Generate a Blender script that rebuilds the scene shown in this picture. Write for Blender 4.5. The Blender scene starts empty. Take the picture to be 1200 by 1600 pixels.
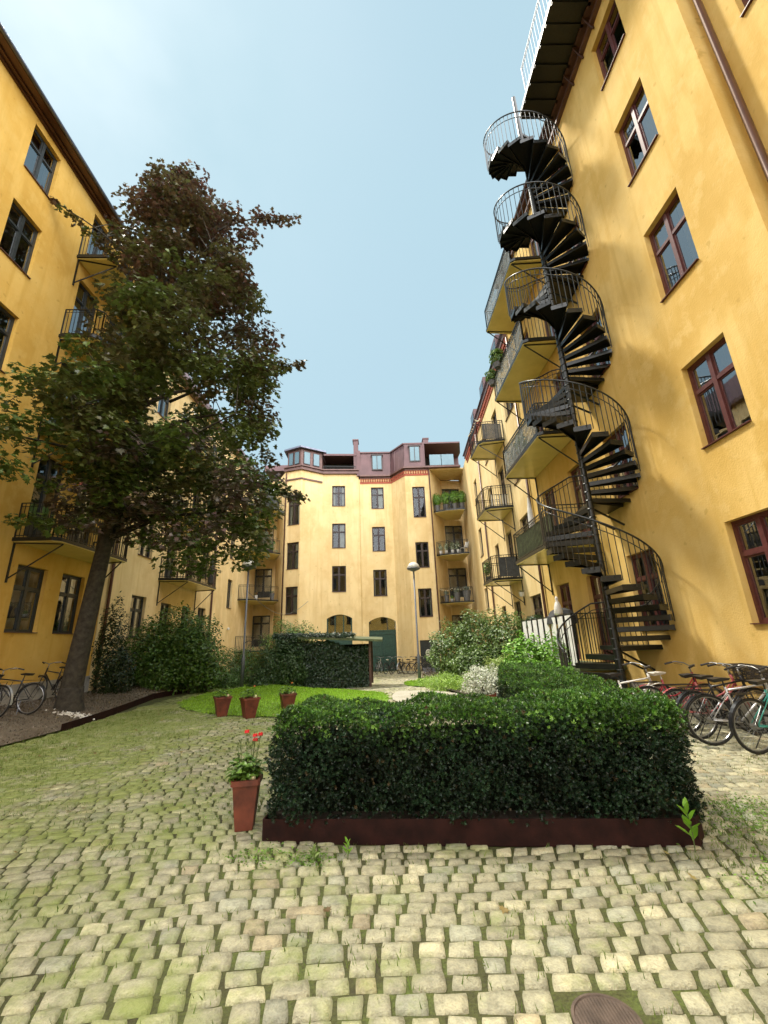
import bpy, math, random
import numpy as np
from mathutils import Vector, Matrix
R=math.radians
rnd=random.Random(7); rng=np.random.default_rng(11)
scene=bpy.context.scene; col=scene.collection
# ---------------------------------------------------------------- camera
EYE=Vector((0,0,1.6)); PITCH=.29783; YAW=.020763; ROLL=-.037046
f=Vector((math.sin(YAW)*math.cos(PITCH),math.cos(YAW)*math.cos(PITCH),math.sin(PITCH)))
r0=Vector((math.cos(YAW),-math.sin(YAW),0)); u0=r0.cross(f)
rr=math.cos(ROLL)*r0+math.sin(ROLL)*u0; uu=-math.sin(ROLL)*r0+math.cos(ROLL)*u0
cd=bpy.data.cameras.new('camera'); cam=bpy.data.objects.new('camera',cd); col.objects.link(cam)
cam.matrix_world=Matrix(((rr.x,uu.x,-f.x,EYE.x),(rr.y,uu.y,-f.y,EYE.y),(rr.z,uu.z,-f.z,EYE.z),(0,0,0,1)))
cd.sensor_fit='HORIZONTAL'; cd.sensor_width=36; cd.lens=36*661.07/1200; cd.clip_start=.05; cd.clip_end=2000
scene.camera=cam
# ---------------------------------------------------------------- sky and sun
SUN_EL=R(59); SUN_AZ=R(-50)      # azimuth from +Y, negative = towards -X
w=bpy.data.worlds.new('World'); scene.world=w; w.use_nodes=True
nt=w.node_tree; N=nt.nodes; L=nt.links; N.clear()
out=N.new('ShaderNodeOutputWorld'); bg=N.new('ShaderNodeBackground'); sky=N.new('ShaderNodeTexSky')
sky.sky_type='NISHITA'; sky.sun_disc=False; sky.sun_elevation=SUN_EL; sky.sun_rotation=SUN_AZ
sky.air_density=1.0; sky.dust_density=2.5; sky.ozone_density=1.5
tc=N.new('ShaderNodeTexCoord'); mp=N.new('ShaderNodeMapping'); mp.inputs['Scale'].default_value=(1,1,1.6)
nz=N.new('ShaderNodeTexNoise'); nz.inputs['Scale'].default_value=1.5; nz.inputs['Detail'].default_value=6; nz.inputs['Roughness'].default_value=.5
rp=N.new('ShaderNodeValToRGB'); rp.color_ramp.elements[0].position=.3; rp.color_ramp.elements[0].color=(.86,.86,.86,1)
rp.color_ramp.elements[1].position=.72; rp.color_ramp.elements[1].color=(1,1,1,1)
mx=N.new('ShaderNodeMix'); mx.data_type='RGBA'; 
sx=N.new('ShaderNodeSeparateXYZ'); L.new(tc.outputs['Generated'],sx.inputs[0])      # unseen sky behind the camera and eastward brightened as added fill for the facades
cr=N.new('ShaderNodeValToRGB'); cr.color_ramp.elements[0].position=.0; cr.color_ramp.elements[0].color=(1,1,1,1); cr.color_ramp.elements[1].position=.68; cr.color_ramp.elements[1].color=(.085,.124,.143,1)
ma=N.new('ShaderNodeMath'); ma.operation='MULTIPLY_ADD'; ma.inputs[1].default_value=.9; ma.inputs[2].default_value=.55; mb_=N.new('ShaderNodeMath'); mb_.operation='MULTIPLY_ADD'; mb_.inputs[1].default_value=-.45; L.new(sx.outputs['X'],mb_.inputs[0]); L.new(sx.outputs['Y'],mb_.inputs[2]); L.new(mb_.outputs[0],ma.inputs[0]); L.new(ma.outputs[0],cr.inputs[0])
nz2=N.new('ShaderNodeTexNoise'); nz2.inputs['Scale'].default_value=2.3; nz2.inputs['Detail'].default_value=7; L.new(mp.outputs[0],nz2.inputs['Vector']); rp2=N.new('ShaderNodeValToRGB'); rp2.color_ramp.elements[0].position=.35; rp2.color_ramp.elements[0].color=(.78,.82,.86,1); rp2.color_ramp.elements[1].position=.68; rp2.color_ramp.elements[1].color=(1.42,1.34,1.27,1)
mm2=N.new('ShaderNodeMix'); mm2.data_type='RGBA'; mm2.blend_type='MULTIPLY'; mm2.inputs[0].default_value=1; L.new(cr.outputs[0],mm2.inputs[6]); L.new(rp2.outputs[0],mm2.inputs[7])
sc=N.new('ShaderNodeVectorMath'); sc.operation='SCALE'; sc.inputs[3].default_value=33; L.new(mm2.outputs[2],sc.inputs[0]); L.new(sc.outputs[0],mx.inputs[7])
L.new(tc.outputs['Generated'],mp.inputs[0]); L.new(mp.outputs[0],nz.inputs['Vector']); L.new(nz.outputs['Fac'],rp.inputs[0])
L.new(rp.outputs[0],mx.inputs[0]); L.new(sky.outputs[0],mx.inputs[6]); L.new(mx.outputs[2],bg.inputs['Color']); bg.inputs['Strength'].default_value=.1
L.new(bg.outputs[0],out.inputs[0])
sl=bpy.data.lights.new('sun','SUN'); sl.energy=3.2; sl.angle=R(9); sl.color=(1,.93,.8)
so=bpy.data.objects.new('sun',sl); col.objects.link(so)
sd=Vector((math.sin(SUN_AZ)*math.cos(SUN_EL),math.cos(SUN_AZ)*math.cos(SUN_EL),math.sin(SUN_EL)))
so.rotation_euler=sd.to_track_quat('Z','Y').to_euler(); so.location=sd*60
vs=scene.view_settings; vs.view_transform='Standard'; vs.look='None'; vs.exposure=.78; vs.gamma=1; vs.use_curve_mapping=False
scene.render.engine='CYCLES'; scene.cycles.max_bounces=7; scene.cycles.diffuse_bounces=4; scene.cycles.transparent_max_bounces=8

# ---------------------------------------------------------------- materials
def newmat(name):
    m=bpy.data.materials.new(name); m.use_nodes=True; n=m.node_tree.nodes; b=n['Principled BSDF']; return m,n,m.node_tree.links,b
def noise(n,l,src,scale,detail=4,vec=None,rough=.55,mapscale=None):
    t=n.new('ShaderNodeTexNoise'); t.inputs['Scale'].default_value=scale; t.inputs['Detail'].default_value=detail; t.inputs['Roughness'].default_value=rough
    if mapscale:
        mpn=n.new('ShaderNodeMapping'); mpn.inputs['Scale'].default_value=mapscale; l.new(src,mpn.inputs[0]); l.new(mpn.outputs[0],t.inputs['Vector'])
    else: l.new(src,t.inputs['Vector'])
    return t.outputs['Fac']
def ramp(n,l,fac,stops):
    r=n.new('ShaderNodeValToRGB'); e=r.color_ramp.elements
    while len(e)<len(stops): e.new(.5)
    for i,(p,c) in enumerate(stops): e[i].position=p; e[i].color=(*c,1) if len(c)==3 else c
    l.new(fac,r.inputs[0]); return r.outputs[0]
def mixc(n,l,fac,a,b,mode='MIX'):
    m=n.new('ShaderNodeMix'); m.data_type='RGBA'; m.blend_type=mode
    for s,v in ((0,fac),(6,a),(7,b)):
        if isinstance(v,(int,float)): m.inputs[s].default_value=v
        elif isinstance(v,tuple): m.inputs[s].default_value=(*v,1)
        else: l.new(v,m.inputs[s])
    return m.outputs[2]
def bump(n,l,b,h,strength,dist):
    t=n.new('ShaderNodeBump'); t.inputs['Strength'].default_value=strength; t.inputs['Distance'].default_value=dist
    l.new(h,t.inputs['Height']); l.new(t.outputs[0],b.inputs['Normal'])
def pos(n): return n.new('ShaderNodeNewGeometry').outputs['Position']
def simple(name,c,rough=.6,metal=0,var=.25,scale=9,bmp=.15,spec=.5):
    m,n,l,b=newmat(name); p=pos(n); f1=noise(n,l,p,scale,5)
    lo=tuple(x*(1-var) for x in c); hi=tuple(min(1,x*(1+var)) for x in c)
    l.new(ramp(n,l,f1,[(.3,lo),(.7,hi)]),b.inputs['Base Color']); b.inputs['Roughness'].default_value=rough; b.inputs['Metallic'].default_value=metal
    b.inputs['Specular IOR Level'].default_value=spec
    if bmp: bump(n,l,b,noise(n,l,p,scale*6,3),bmp,.01)
    return m
def plaster(name,base,light,dark,amt=1.,pt=.8):
    m,n,l,b=newmat(name); p=pos(n)
    big=noise(n,l,p,.45,5,rough=.6); mid=noise(n,l,p,2.2,6,rough=.65); fine=noise(n,l,p,30,4); diag=noise(n,l,p,1.,5,mapscale=(1.2,1.5,.5)); streak=noise(n,l,p,1.,4,mapscale=(3.5,3.5,.14))
    c=ramp(n,l,big,[(.32,dark),(.5,base),(.68,light)])
    c=mixc(n,l,ramp(n,l,mid,[(.50,(0,0,0)),(.62,(pt,pt,pt))]),c,light)
    c=mixc(n,l,ramp(n,l,diag,[(.52,(0,0,0)),(.62,(.4,.4,.4))]),c,tuple(min(1,x*1.15) for x in light))
    c=mixc(n,l,ramp(n,l,streak,[(.52,(0,0,0)),(.72,(.5*amt,)*3)]),c,dark)
    sp=noise(n,l,p,5,3,rough=.4); c=mixc(n,l,ramp(n,l,sp,[(.26,(.5,.5,.5)),(.33,(0,0,0))]),c,tuple(x*.82 for x in dark))
    # dirt splash low on the wall
    xyz=n.new('ShaderNodeSeparateXYZ'); l.new(p,xyz.inputs[0]); ad=n.new('ShaderNodeMath'); ad.operation='MULTIPLY_ADD'; ad.inputs[1].default_value=1.6; l.new(mid,ad.inputs[0]); l.new(xyz.outputs['Z'],ad.inputs[2])
    c=mixc(n,l,ramp(n,l,ad.outputs[0],[(.0,(.55,.55,.55)),(1.,(.35,.35,.35))][:0] or [(.9,(.45,.45,.45)),(1.,(0,0,0))]),c,tuple(x*.6 for x in dark))
    l.new(c,b.inputs['Base Color']); b.inputs['Roughness'].default_value=.88; b.inputs['Specular IOR Level'].default_value=.2
    h=mixc(n,l,.35,mid,fine); bump(n,l,b,h,.45,.03); return m
M={}
M['ochre']=plaster('ochre_plaster',(.68,.455,.14),(.73,.525,.20),(.59,.375,.095),1.3,.6)
M['ochre_shaded']=plaster('ochre_plaster_shaded',(.64,.39,.085),(.69,.46,.13),(.56,.33,.06),1.3,.5)  # deeper copy of the ochre plaster, shade of the left wall put into colour
M['pale']=plaster('haze_paled_plaster',(.73,.56,.28),(.78,.62,.34),(.64,.46,.21),1.5,.3)  # wall plaster copy paled by haze and sun exposure put into its colour
M['soffit']=simple('balcony_soffit_paint',(.76,.64,.24),.22,0,.08,2,.05)
M['interior']=simple('dark_room',(.03,.028,.025),.9,0,.3,3,0)
M['room']=simple('room_wall',(.16,.15,.13),.9,0,.4,2,0)
M['redwood']=simple('oxblood_window_paint',(.095,.026,.024),.45,0,.25,14,.1)
M['brownwood']=simple('dark_brown_window_paint',(.032,.02,.018),.45,0,.3,14,.1)
M['blackwood']=simple('black_green_window_paint',(.025,.03,.03),.4,0,.3,14,.1)
M['greendoor']=simple('dark_green_door_paint',(.02,.06,.045),.4,0,.3,8,.1)
M['copper']=simple('brown_sheet_metal',(.13,.07,.06),.45,.2,.25,3,.08)
M['mauve']=simple('weathered_red_sheet_metal',(.115,.058,.06),.5,.15,.18,1.5,.06)
M['pipe']=simple('brown_lacquered_pipe',(.085,.035,.02),.35,.3,.2,5,.05)
M['gutter']=simple('blue_grey_zinc',(.16,.17,.22),.4,.6,.2,4,.05)
M['steel']=simple('black_painted_steel',(.010,.012,.011),.35,.3,.4,20,.1,.6)
M['railsteel']=simple('dark_railing_steel',(.035,.038,.04),.3,.5,.3,20,.05,.7)
M['steelgrey']=simple('galvanised_steel',(.15,.16,.18),.5,.4,.25,20,.1)
M['brick']=simple('red_brick_dentil',(.36,.09,.05),.8,0,.4,14,.2)
M['concrete']=simple('grey_concrete',(.33,.31,.27),.85,0,.3,4,.2)
M['corten']=simple('rusted_planter_steel',(.020,.006,.0045),.85,0,.5,7,.3,.2)
M['terracotta']=simple('terracotta',(.125,.03,.015),.6,0,.45,7,.2)
M['soil']=simple('dark_soil',(.03,.02,.012),.95,0,.5,20,.6)
M['bark']=simple('maple_bark',(.036,.030,.02),.9,0,.6,9,.9)
M['rubber']=simple('tyre_rubber',(.012,.012,.012),.7,0,.4,30,.1)
M['chrome']=simple('chrome_steel',(.30,.30,.30),.3,.8,.1,30,0)
M['white_paint']=simple('white_bike_paint',(.75,.74,.7),.3,0,.08,20,0)
M['pink_paint']=simple('coral_pink_bike_paint',(.42,.10,.10),.3,0,.15,20,0)
M['red_paint']=simple('red_bike_paint',(.30,.015,.03),.3,0,.15,20,0)
M['teal_paint']=simple('teal_bike_paint',(.03,.22,.18),.3,0,.15,20,0)
M['black_paint']=simple('black_bike_paint',(.015,.015,.017),.3,0,.3,20,0)
M['silver_paint']=simple('silver_bike_paint',(.45,.45,.46),.3,.5,.1,20,0)
M['leather']=simple('black_saddle',(.02,.018,.016),.5,0,.3,20,.1)
M['white_saddle']=simple('pale_saddle',(.6,.57,.5),.5,0,.1,20,.1)
M['wicker']=simple('dark_wire_basket',(.04,.032,.025),.7,0,.4,60,.3)
M['greyplastic']=simple('grey_planter_plastic',(.1,.1,.1),.5,0,.3,8,.05)
M['whiteceramic']=simple('white_ceramic',(.72,.7,.66),.35,0,.08,8,.02)
M['glassball']=simple('gold_glass_ball',(.5,.45,.25),.12,.3,.2,12,0)
M['cloth_white']=simple('white_cloth',(.7,.7,.68),.9,0,.1,5,.2)
M['cloth_dark']=simple('dark_cover_cloth',(.04,.043,.045),.8,0,.3,6,.4)
M['curtain']=simple('pale_curtain',(.55,.53,.45),.9,0,.15,3,.2)
M['wood_dark']=simple('dark_stained_wood',(.09,.045,.03),.6,0,.35,10,.2)
M['wood_grey']=simple('mossy_grey_wood',(.09,.11,.05),.8,0,.4,6,.3)
M['manhole']=simple('brown_cast_iron',(.10,.072,.055),.75,.2,.35,14,.3)
M['whitestone']=simple('white_pebbles',(.65,.62,.55),.8,0,.2,20,.3)
M['yellowsign']=simple('yellow_sticker',(.75,.55,.03),.5,0,.05,5,0)
M['lampglass']=simple('opal_lamp_dome',(.6,.58,.5),.3,0,.1,6,0)
M['bulb']=simple('warm_string_bulb',(.8,.72,.5),.3,0,.1,6,0)
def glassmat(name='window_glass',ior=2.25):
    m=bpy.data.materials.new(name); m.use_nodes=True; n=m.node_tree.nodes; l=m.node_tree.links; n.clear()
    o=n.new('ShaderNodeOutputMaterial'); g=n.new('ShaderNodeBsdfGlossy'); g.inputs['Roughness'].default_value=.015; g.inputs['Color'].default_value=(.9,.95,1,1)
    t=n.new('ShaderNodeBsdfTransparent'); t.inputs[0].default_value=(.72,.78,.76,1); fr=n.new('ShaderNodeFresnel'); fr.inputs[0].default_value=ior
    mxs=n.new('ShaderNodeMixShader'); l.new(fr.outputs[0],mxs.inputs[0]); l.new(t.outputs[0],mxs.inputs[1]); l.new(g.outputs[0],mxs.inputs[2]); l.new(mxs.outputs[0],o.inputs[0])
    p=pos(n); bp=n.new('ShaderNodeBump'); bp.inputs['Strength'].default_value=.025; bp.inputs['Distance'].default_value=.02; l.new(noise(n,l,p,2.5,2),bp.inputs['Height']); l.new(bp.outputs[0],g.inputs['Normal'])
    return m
M['glass']=glassmat(); M['glass_bright']=glassmat('boosted_reflection_glass',3.1); M['glass_dim']=glassmat('weak_reflection_glass',1.55)  # reflectance raised to brighten side panes with sky, lowered to darken back panes
def leafmat(name,rough=.45,trans=.25):
    m,n,l,b=newmat(name); a=n.new('ShaderNodeAttribute'); a.attribute_name='tint'; p=pos(n)
    c=mixc(n,l,.5,a.outputs['Color'],ramp(n,l,noise(n,l,p,6,3),[(.3,(.55,.55,.55)),(.7,(1.25,1.25,1.25))]),'MULTIPLY')
    l.new(c,b.inputs['Base Color']); b.inputs['Roughness'].default_value=rough
    o=[x for x in n if x.type=='OUTPUT_MATERIAL'][0]; t=n.new('ShaderNodeBsdfTranslucent'); l.new(c,t.inputs[0]); ms=n.new('ShaderNodeMixShader'); ms.inputs[0].default_value=trans
    l.new(b.outputs[0],ms.inputs[1]); l.new(t.outputs[0],ms.inputs[2]); l.new(ms.outputs[0],o.inputs[0]); return m
M['leaf']=leafmat('leaf_gloss',.38,.22); M['leafsoft']=leafmat('leaf_soft',.6,.35)
def stonemat():
    m,n,l,b=newmat('granite_sett'); a=n.new('ShaderNodeAttribute'); a.attribute_name='tint'; p=pos(n)
    f1=noise(n,l,p,11,6,rough=.7); f2=noise(n,l,p,90,3); moss=noise(n,l,p,1.4,9,rough=.72); sxp=n.new('ShaderNodeSeparateXYZ'); l.new(p,sxp.inputs[0]); mm=n.new('ShaderNodeMath'); mm.operation='MULTIPLY_ADD'; mm.inputs[1].default_value=-.032; l.new(sxp.outputs['X'],mm.inputs[0]); l.new(moss,mm.inputs[2]); moss=mm.outputs[0]
    c=mixc(n,l,1.,a.outputs['Color'],ramp(n,l,f1,[(.3,(.52,.52,.5)),(.5,(.95,.95,.95)),(.72,(1.3,1.27,1.18))]),'MULTIPLY')
    c=mixc(n,l,ramp(n,l,f2,[(.35,(.3,.3,.3)),(.6,(0,0,0))]),c,(.12,.11,.07))
    c=mixc(n,l,ramp(n,l,moss,[(.49,(0,0,0)),(.66,(.8,.8,.8))]),c,(.20,.25,.045))
    l.new(c,b.inputs['Base Color']); b.inputs['Roughness'].default_value=.7; bump(n,l,b,mixc(n,l,.35,f1,f2),1.,.022); return m
M['sett']=stonemat()
def groundmat(name,cols,scale,rough=.95,bs=.8,fine=60):
    m,n,l,b=newmat(name); p=pos(n); a=noise(n,l,p,scale,6,rough=.65); f2=noise(n,l,p,fine,4)
    c=ramp(n,l,a,[(.3,cols[0]),(.5,cols[1]),(.7,cols[2])]); c=mixc(n,l,ramp(n,l,f2,[(.35,(.5,.5,.5)),(.6,(0,0,0))]),c,tuple(x*.45 for x in cols[0]))
    l.new(c,b.inputs['Base Color']); b.inputs['Roughness'].default_value=rough; bump(n,l,b,f2,bs,.02); return m
M['joint']=groundmat('mossy_joint_soil',((.05,.042,.018),(.075,.085,.02),(.11,.15,.025)),3)
M['gravel']=groundmat('brown_gravel',((.09,.07,.045),(.15,.12,.08),(.2,.165,.115)),1.3,.95,1,38)
M['lawn']=groundmat('lawn_turf',((.12,.22,.018),(.17,.32,.025),(.25,.42,.045)),1.5,.95,.8,50)
M['path']=groundmat('pale_gravel_path',((.36,.33,.25),(.45,.42,.33),(.52,.49,.4)),1.2,.95,.5,45)
M['earth']=groundmat('garden_soil',((.03,.022,.012),(.05,.038,.02),(.06,.06,.02)),2,.95,1,30)

# ---------------------------------------------------------------- mesh helpers
class MB:
    def __init__(s): s.v=[]; s.f=[]; s.m=[]
    def add(s,vs,fs,m=0):
        b=len(s.v); s.v+= [tuple(v) for v in vs]; s.f+=[tuple(b+i for i in f_) for f_ in fs]; s.m+=[m]*len(fs)
    def quad(s,a,b,c,d,m=0): s.add([a,b,c,d],[(0,1,2,3)],m)
    def box(s,x0,x1,y0,y1,z0,z1,m=0,rot=None,org=None):
        vs=[(x,y,z) for z in (z0,z1) for y in (y0,y1) for x in (x0,x1)]
        if rot is not None:
            o=Vector(org or (0,0,0)); vs=[tuple(rot@(Vector(v))+o) for v in vs]
        s.add(vs,[(0,2,3,1),(4,5,7,6),(0,1,5,4),(2,6,7,3),(0,4,6,2),(1,3,7,5)],m)
    def bar(s,a,b,w,h=None,m=0,up=(0,0,1)):
        a=Vector(a); b=Vector(b); d=b-a
        if d.length<1e-6: return
        d.normalize(); u=Vector(up)
        if abs(d.dot(u))>.98: u=Vector((1,0,0))
        x=d.cross(u).normalized(); y=x.cross(d); h=h or w; vs=[]
        for p in (a,b):
            for sx,sy in ((-1,-1),(1,-1),(1,1),(-1,1)): vs.append(p+x*sx*w/2+y*sy*h/2)
        s.add(vs,[(3,2,1,0),(4,5,6,7),(0,1,5,4),(1,2,6,5),(2,3,7,6),(3,0,4,7)],m)
    def tube(s,pts,r,seg=8,m=0,cap=True,closed=False):
        pts=[Vector(p) for p in pts]; n=len(pts); rs=r if isinstance(r,(list,tuple)) else [r]*n; vs=[]; px=None
        for i,p in enumerate(pts):
            if closed: d=pts[(i+1)%n]-pts[i-1]
            else: d=pts[min(i+1,n-1)]-pts[max(i-1,0)]
            d.normalize()
            if px is None:
                u=Vector((0,0,1)) if abs(d.z)<.9 else Vector((1,0,0)); px=d.cross(u).normalized()
            else:
                px=(px-d*px.dot(d)); px.normalize()
            y=d.cross(px)
            for k in range(seg):
                a=2*math.pi*k/seg; vs.append(p+(px*math.cos(a)+y*math.sin(a))*rs[i])
        fs=[]
        for i in range(n if closed else n-1):
            j=(i+1)%n
            for k in range(seg): fs.append((i*seg+k,i*seg+(k+1)%seg,j*seg+(k+1)%seg,j*seg+k))
        if cap and not closed: fs.append(tuple(range(seg-1,-1,-1))); fs.append(tuple((n-1)*seg+k for k in range(seg)))
        s.add(vs,fs,m)
    def lathe(s,prof,c=(0,0,0),seg=20,m=0):
        vs=[]; fs=[]; n=len(prof)
        for r_,z in prof:
            for k in range(seg):
                a=2*math.pi*k/seg; vs.append((c[0]+r_*math.cos(a),c[1]+r_*math.sin(a),c[2]+z))
        for i in range(n-1):
            for k in range(seg): fs.append((i*seg+k,i*seg+(k+1)%seg,(i+1)*seg+(k+1)%seg,(i+1)*seg+k))
        fs.append(tuple(range(seg-1,-1,-1))); fs.append(tuple((n-1)*seg+k for k in range(seg))); s.add(vs,fs,m)
    def prism(s,poly,z0,z1,m=0,mtop=None,mbot=None):
        n=len(poly); vs=[(x,y,z0) for x,y in poly]+[(x,y,z1) for x,y in poly]; b=len(s.v); s.v+=vs
        for i in range(n): s.f.append((b+i,b+(i+1)%n,b+n+(i+1)%n,b+n+i)); s.m.append(m)
        s.f.append(tuple(b+i for i in range(n-1,-1,-1))); s.m.append(m if mbot is None else mbot)
        s.f.append(tuple(b+n+i for i in range(n))); s.m.append(m if mtop is None else mtop)
    def build(s,name,mats,parent=None,org=None,smooth=False,bevel=0,local=False):
        if not isinstance(mats,(list,tuple)): mats=[mats]
        o_=Vector((0,0,0))
        if parent is not None and not local:
            q=parent
            while q.parent: q=q.parent
            o_=q.location.copy()
        elif org is not None: o_=Vector(org)
        me=bpy.data.meshes.new(name); me.from_pydata([(v[0]-o_.x,v[1]-o_.y,v[2]-o_.z) for v in s.v],[],s.f)
        for m_ in mats: me.materials.append(M[m_])
        if len(mats)>1: me.polygons.foreach_set('material_index',s.m)
        if smooth: me.polygons.foreach_set('use_smooth',[True]*len(s.f))
        me.update()
        o=bpy.data.objects.new(name,me); col.objects.link(o)
        if parent is not None: o.parent=parent
        elif org is not None: o.location=o_
        if bevel:
            bm=o.modifiers.new('bevel','BEVEL'); bm.width=bevel; bm.segments=2; bm.limit_method='ANGLE'
        return o
def tag(o,label=None,cat=None,group=None,kind=None):
    if label: o['label']=label
    if cat: o['category']=cat
    if group: o['group']=group
    if kind: o['kind']=kind
    return o
def thing(name,label,cat,loc=(0,0,0),rotz=0,group=None):
    o=bpy.data.objects.new(name,None); col.objects.link(o); o.location=loc; o.rotation_euler=(0,0,rotz); o.empty_display_size=.3
    return tag(o,label,cat,group)
def copytree(o,parent=None):
    c=o.copy(); col.objects.link(c); c.parent=parent
    for ch in list(o.children): copytree(ch,c)
    return c
def sm(t): t=max(0,min(1,t)); return t*t*(3-2*t)
def gz(x,y):   # height of the courtyard ground
    return -.45*sm((y-9)/20)*sm((x+7)/5) + .015*math.sin(x*1.3+y*.7)*sm(y/6)
def numesh(name,verts,faces_idx,loops_per,mat,parent=None,tint=None,smooth=False,org=(0,0,0)):
    """verts Nx3; faces_idx flat list of vertex ids; loops_per array of face sizes"""
    me=bpy.data.meshes.new(name); v=(verts-np.array(org)).astype(np.float32)
    me.vertices.add(len(v)); me.vertices.foreach_set('co',v.ravel()); me.loops.add(len(faces_idx)); me.loops.foreach_set('vertex_index',faces_idx.astype(np.int32))
    me.polygons.add(len(loops_per)); st=np.concatenate([[0],np.cumsum(loops_per)[:-1]]); me.polygons.foreach_set('loop_start',st.astype(np.int32)); me.polygons.foreach_set('loop_total',loops_per.astype(np.int32))
    if smooth: me.polygons.foreach_set('use_smooth',np.ones(len(loops_per),bool))
    me.update(calc_edges=True)
    if tint is not None:
        at=me.attributes.new('tint','FLOAT_COLOR','POINT'); at.data.foreach_set('color',np.concatenate([tint,np.ones((len(tint),1))],1).astype(np.float32).ravel())
    me.materials.append(M[mat]); o=bpy.data.objects.new(name,me); col.objects.link(o)
    if parent is not None: o.parent=parent
    else: o.location=org
    return o
# leaf templates: (verts, faces)
def T_maple():
    h=[(0,0),(.12,.02),(.42,-.12),(.36,.12),(.78,.28),(.5,.42),(.55,.72),(.24,.6),(0,1.05)]
    v=[(x,y,abs(x)*.22-.1*y*y) for x,y in h]+[(-x,y,abs(x)*.22-.1*y*y) for x,y in h[1:-1]]
    fr=list(range(9)); fl=[0,8]+[15-i for i in range(7)]
    return np.array(v)-[0,.4,0],[fr,fl]
def T_leaf(wd=.3):
    v=[(0,0,0),(wd,.35,.08),(wd*.7,.75,.03),(0,1,-.08),(-wd*.7,.75,.03),(-wd,.35,.08)]
    return np.array(v),[[0,1,2,3],[0,3,4,5]]
def T_sprig(k=6,wd=.28,spread=.9):
    vs=[];fs=[];rg=random.Random(3)
    for i in range(k):
        a=i*2.4; t=.2+.75*i/k; q=Matrix.Rotation(a,3,'Z')@Matrix.Rotation(-(1.15-.6*i/k)*spread,3,'X'); b=len(vs)
        for p in ((0,0,0),(wd,.3,.06),(0,1,0),(-wd,.3,.06)):
            w_=q@Vector((p[0]*.6,p[2],p[1]*.6)); vs.append((w_.x,w_.y,w_.z+t*.6))
        fs.append([b,b+1,b+2,b+3])
    return np.array(vs),fs
TM=T_maple(); TL=T_leaf(); TN=T_leaf(.14); TS=T_sprig(); TB=(np.array([(-.5,0,0),(.5,0,0),(.12,.15,1.)]),[[0,1,2]])
def leafcloud(name,tpl,P,size,mat,tint,parent=None,normal=None,spin=1.,flat=None,org=(0,0,0),down=0.):
    """scatter template at P (n,3). normal: axis the template z points to (n,3) ; random otherwise"""
    tv,tf=tpl; n=len(P)
    if normal is None: normal=rng.normal(size=(n,3))
    z=normal/np.linalg.norm(normal,axis=1,keepdims=True)
    a=rng.normal(size=(n,3))
    if down: a[:,2]-=down
    y=a-z*np.sum(a*z,1,keepdims=True); y/=np.linalg.norm(y,axis=1,keepdims=True)+1e-9; x=np.cross(y,z)
    s=np.asarray(size).reshape(-1,1,1) if np.ndim(size) else size
    V=(tv[None,:,0:1]*x[:,None,:]+tv[None,:,1:2]*y[:,None,:]+tv[None,:,2:3]*z[:,None,:])*s+P[:,None,:]
    k=len(tv); V=V.reshape(-1,3); flatf=np.concatenate([np.array(f_) for f_ in tf]); sizes=np.array([len(f_) for f_ in tf])
    F=(flatf[None,:]+(np.arange(n)*k)[:,None]).ravel(); S=np.tile(sizes,n); tt=np.repeat(tint,k,axis=0)
    return numesh(name,V,F,S,mat,parent,tt,org=org)
def tints(n,c1,c2,spread=.25,bright=None):
    t=rng.random((n,1)); c=np.array(c1)*(1-t)+np.array(c2)*t; return np.clip(c*(1+spread*(rng.random((n,1))*2-1)),0,1)

# ================================================================= GROUND
def sheet(name,poly_fn,x0,x1,y0,y1,st,mat,dz,kind='structure'):
    nx=int((x1-x0)/st)+1; ny=int((y1-y0)/st)+1; mb=MB(); idx={}
    for j in range(ny+1):
        for i in range(nx+1):
            x=x0+(x1-x0)*i/nx; y=y0+(y1-y0)*j/ny; idx[i,j]=len(mb.v); mb.v.append((x,y,dz(x,y)))
    for j in range(ny):
        for i in range(nx):
            cx=x0+(x1-x0)*(i+.5)/nx; cy=y0+(y1-y0)*(j+.5)/ny
            if poly_fn is None or poly_fn(cx,cy): mb.f.append((idx[i,j],idx[i+1,j],idx[i+1,j+1],idx[i,j+1])); mb.m.append(0)
    return tag(mb.build(name,mat,smooth=True),kind=kind)
mbg=MB(); G=[-400,-60,-20]+[x*.5 for x in range(-30,31)]+[20,60,400]; GY=[-400,-60,-15]+[y*.5 for y in range(-12,80)]+[60,120,400]
for y in GY:
    for x in G: mbg.v.append((x,y,gz(x,y)-.014 if abs(x)<16 and y<42 else -.5))
for j in range(len(GY)-1):
    for i in range(len(G)-1):
        a=j*len(G)+i; mbg.f.append((a,a+1,a+len(G)+1,a+len(G))); mbg.m.append(0)
tag(mbg.build('ground','joint',smooth=True),kind='structure')
def inpoly(poly):
    def fn(x,y):
        c=False; n=len(poly); j=n-1
        for i in range(n):
            xi,yi=poly[i]; xj,yj=poly[j]
            if (yi>y)!=(yj>y) and x<(xj-xi)*(y-yi)/(yj-yi)+xi: c=not c
            j=i
        return c
    return fn
def smoothpoly(P,it=3):
    for _ in range(it):
        Q=[]
        for i in range(len(P)):
            a=P[i]; b=P[(i+1)%len(P)]; Q+=[(a[0]*.75+b[0]*.25,a[1]*.75+b[1]*.25),(a[0]*.25+b[0]*.75,a[1]*.25+b[1]*.75)]
        P=Q
    return P
LAWN=smoothpoly([(-5.3,12.6),(-3.9,11.6),(-2.2,11.0),(-.9,11.2),(.1,12.2),(.25,14.5),(0,17.0),(-1.2,18.0),(-3.2,19.3),(-3.9,24.5),(-5.4,24.6),(-5.7,19.5),(-6.5,17.0),(-6.3,14.2)],2)
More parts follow.
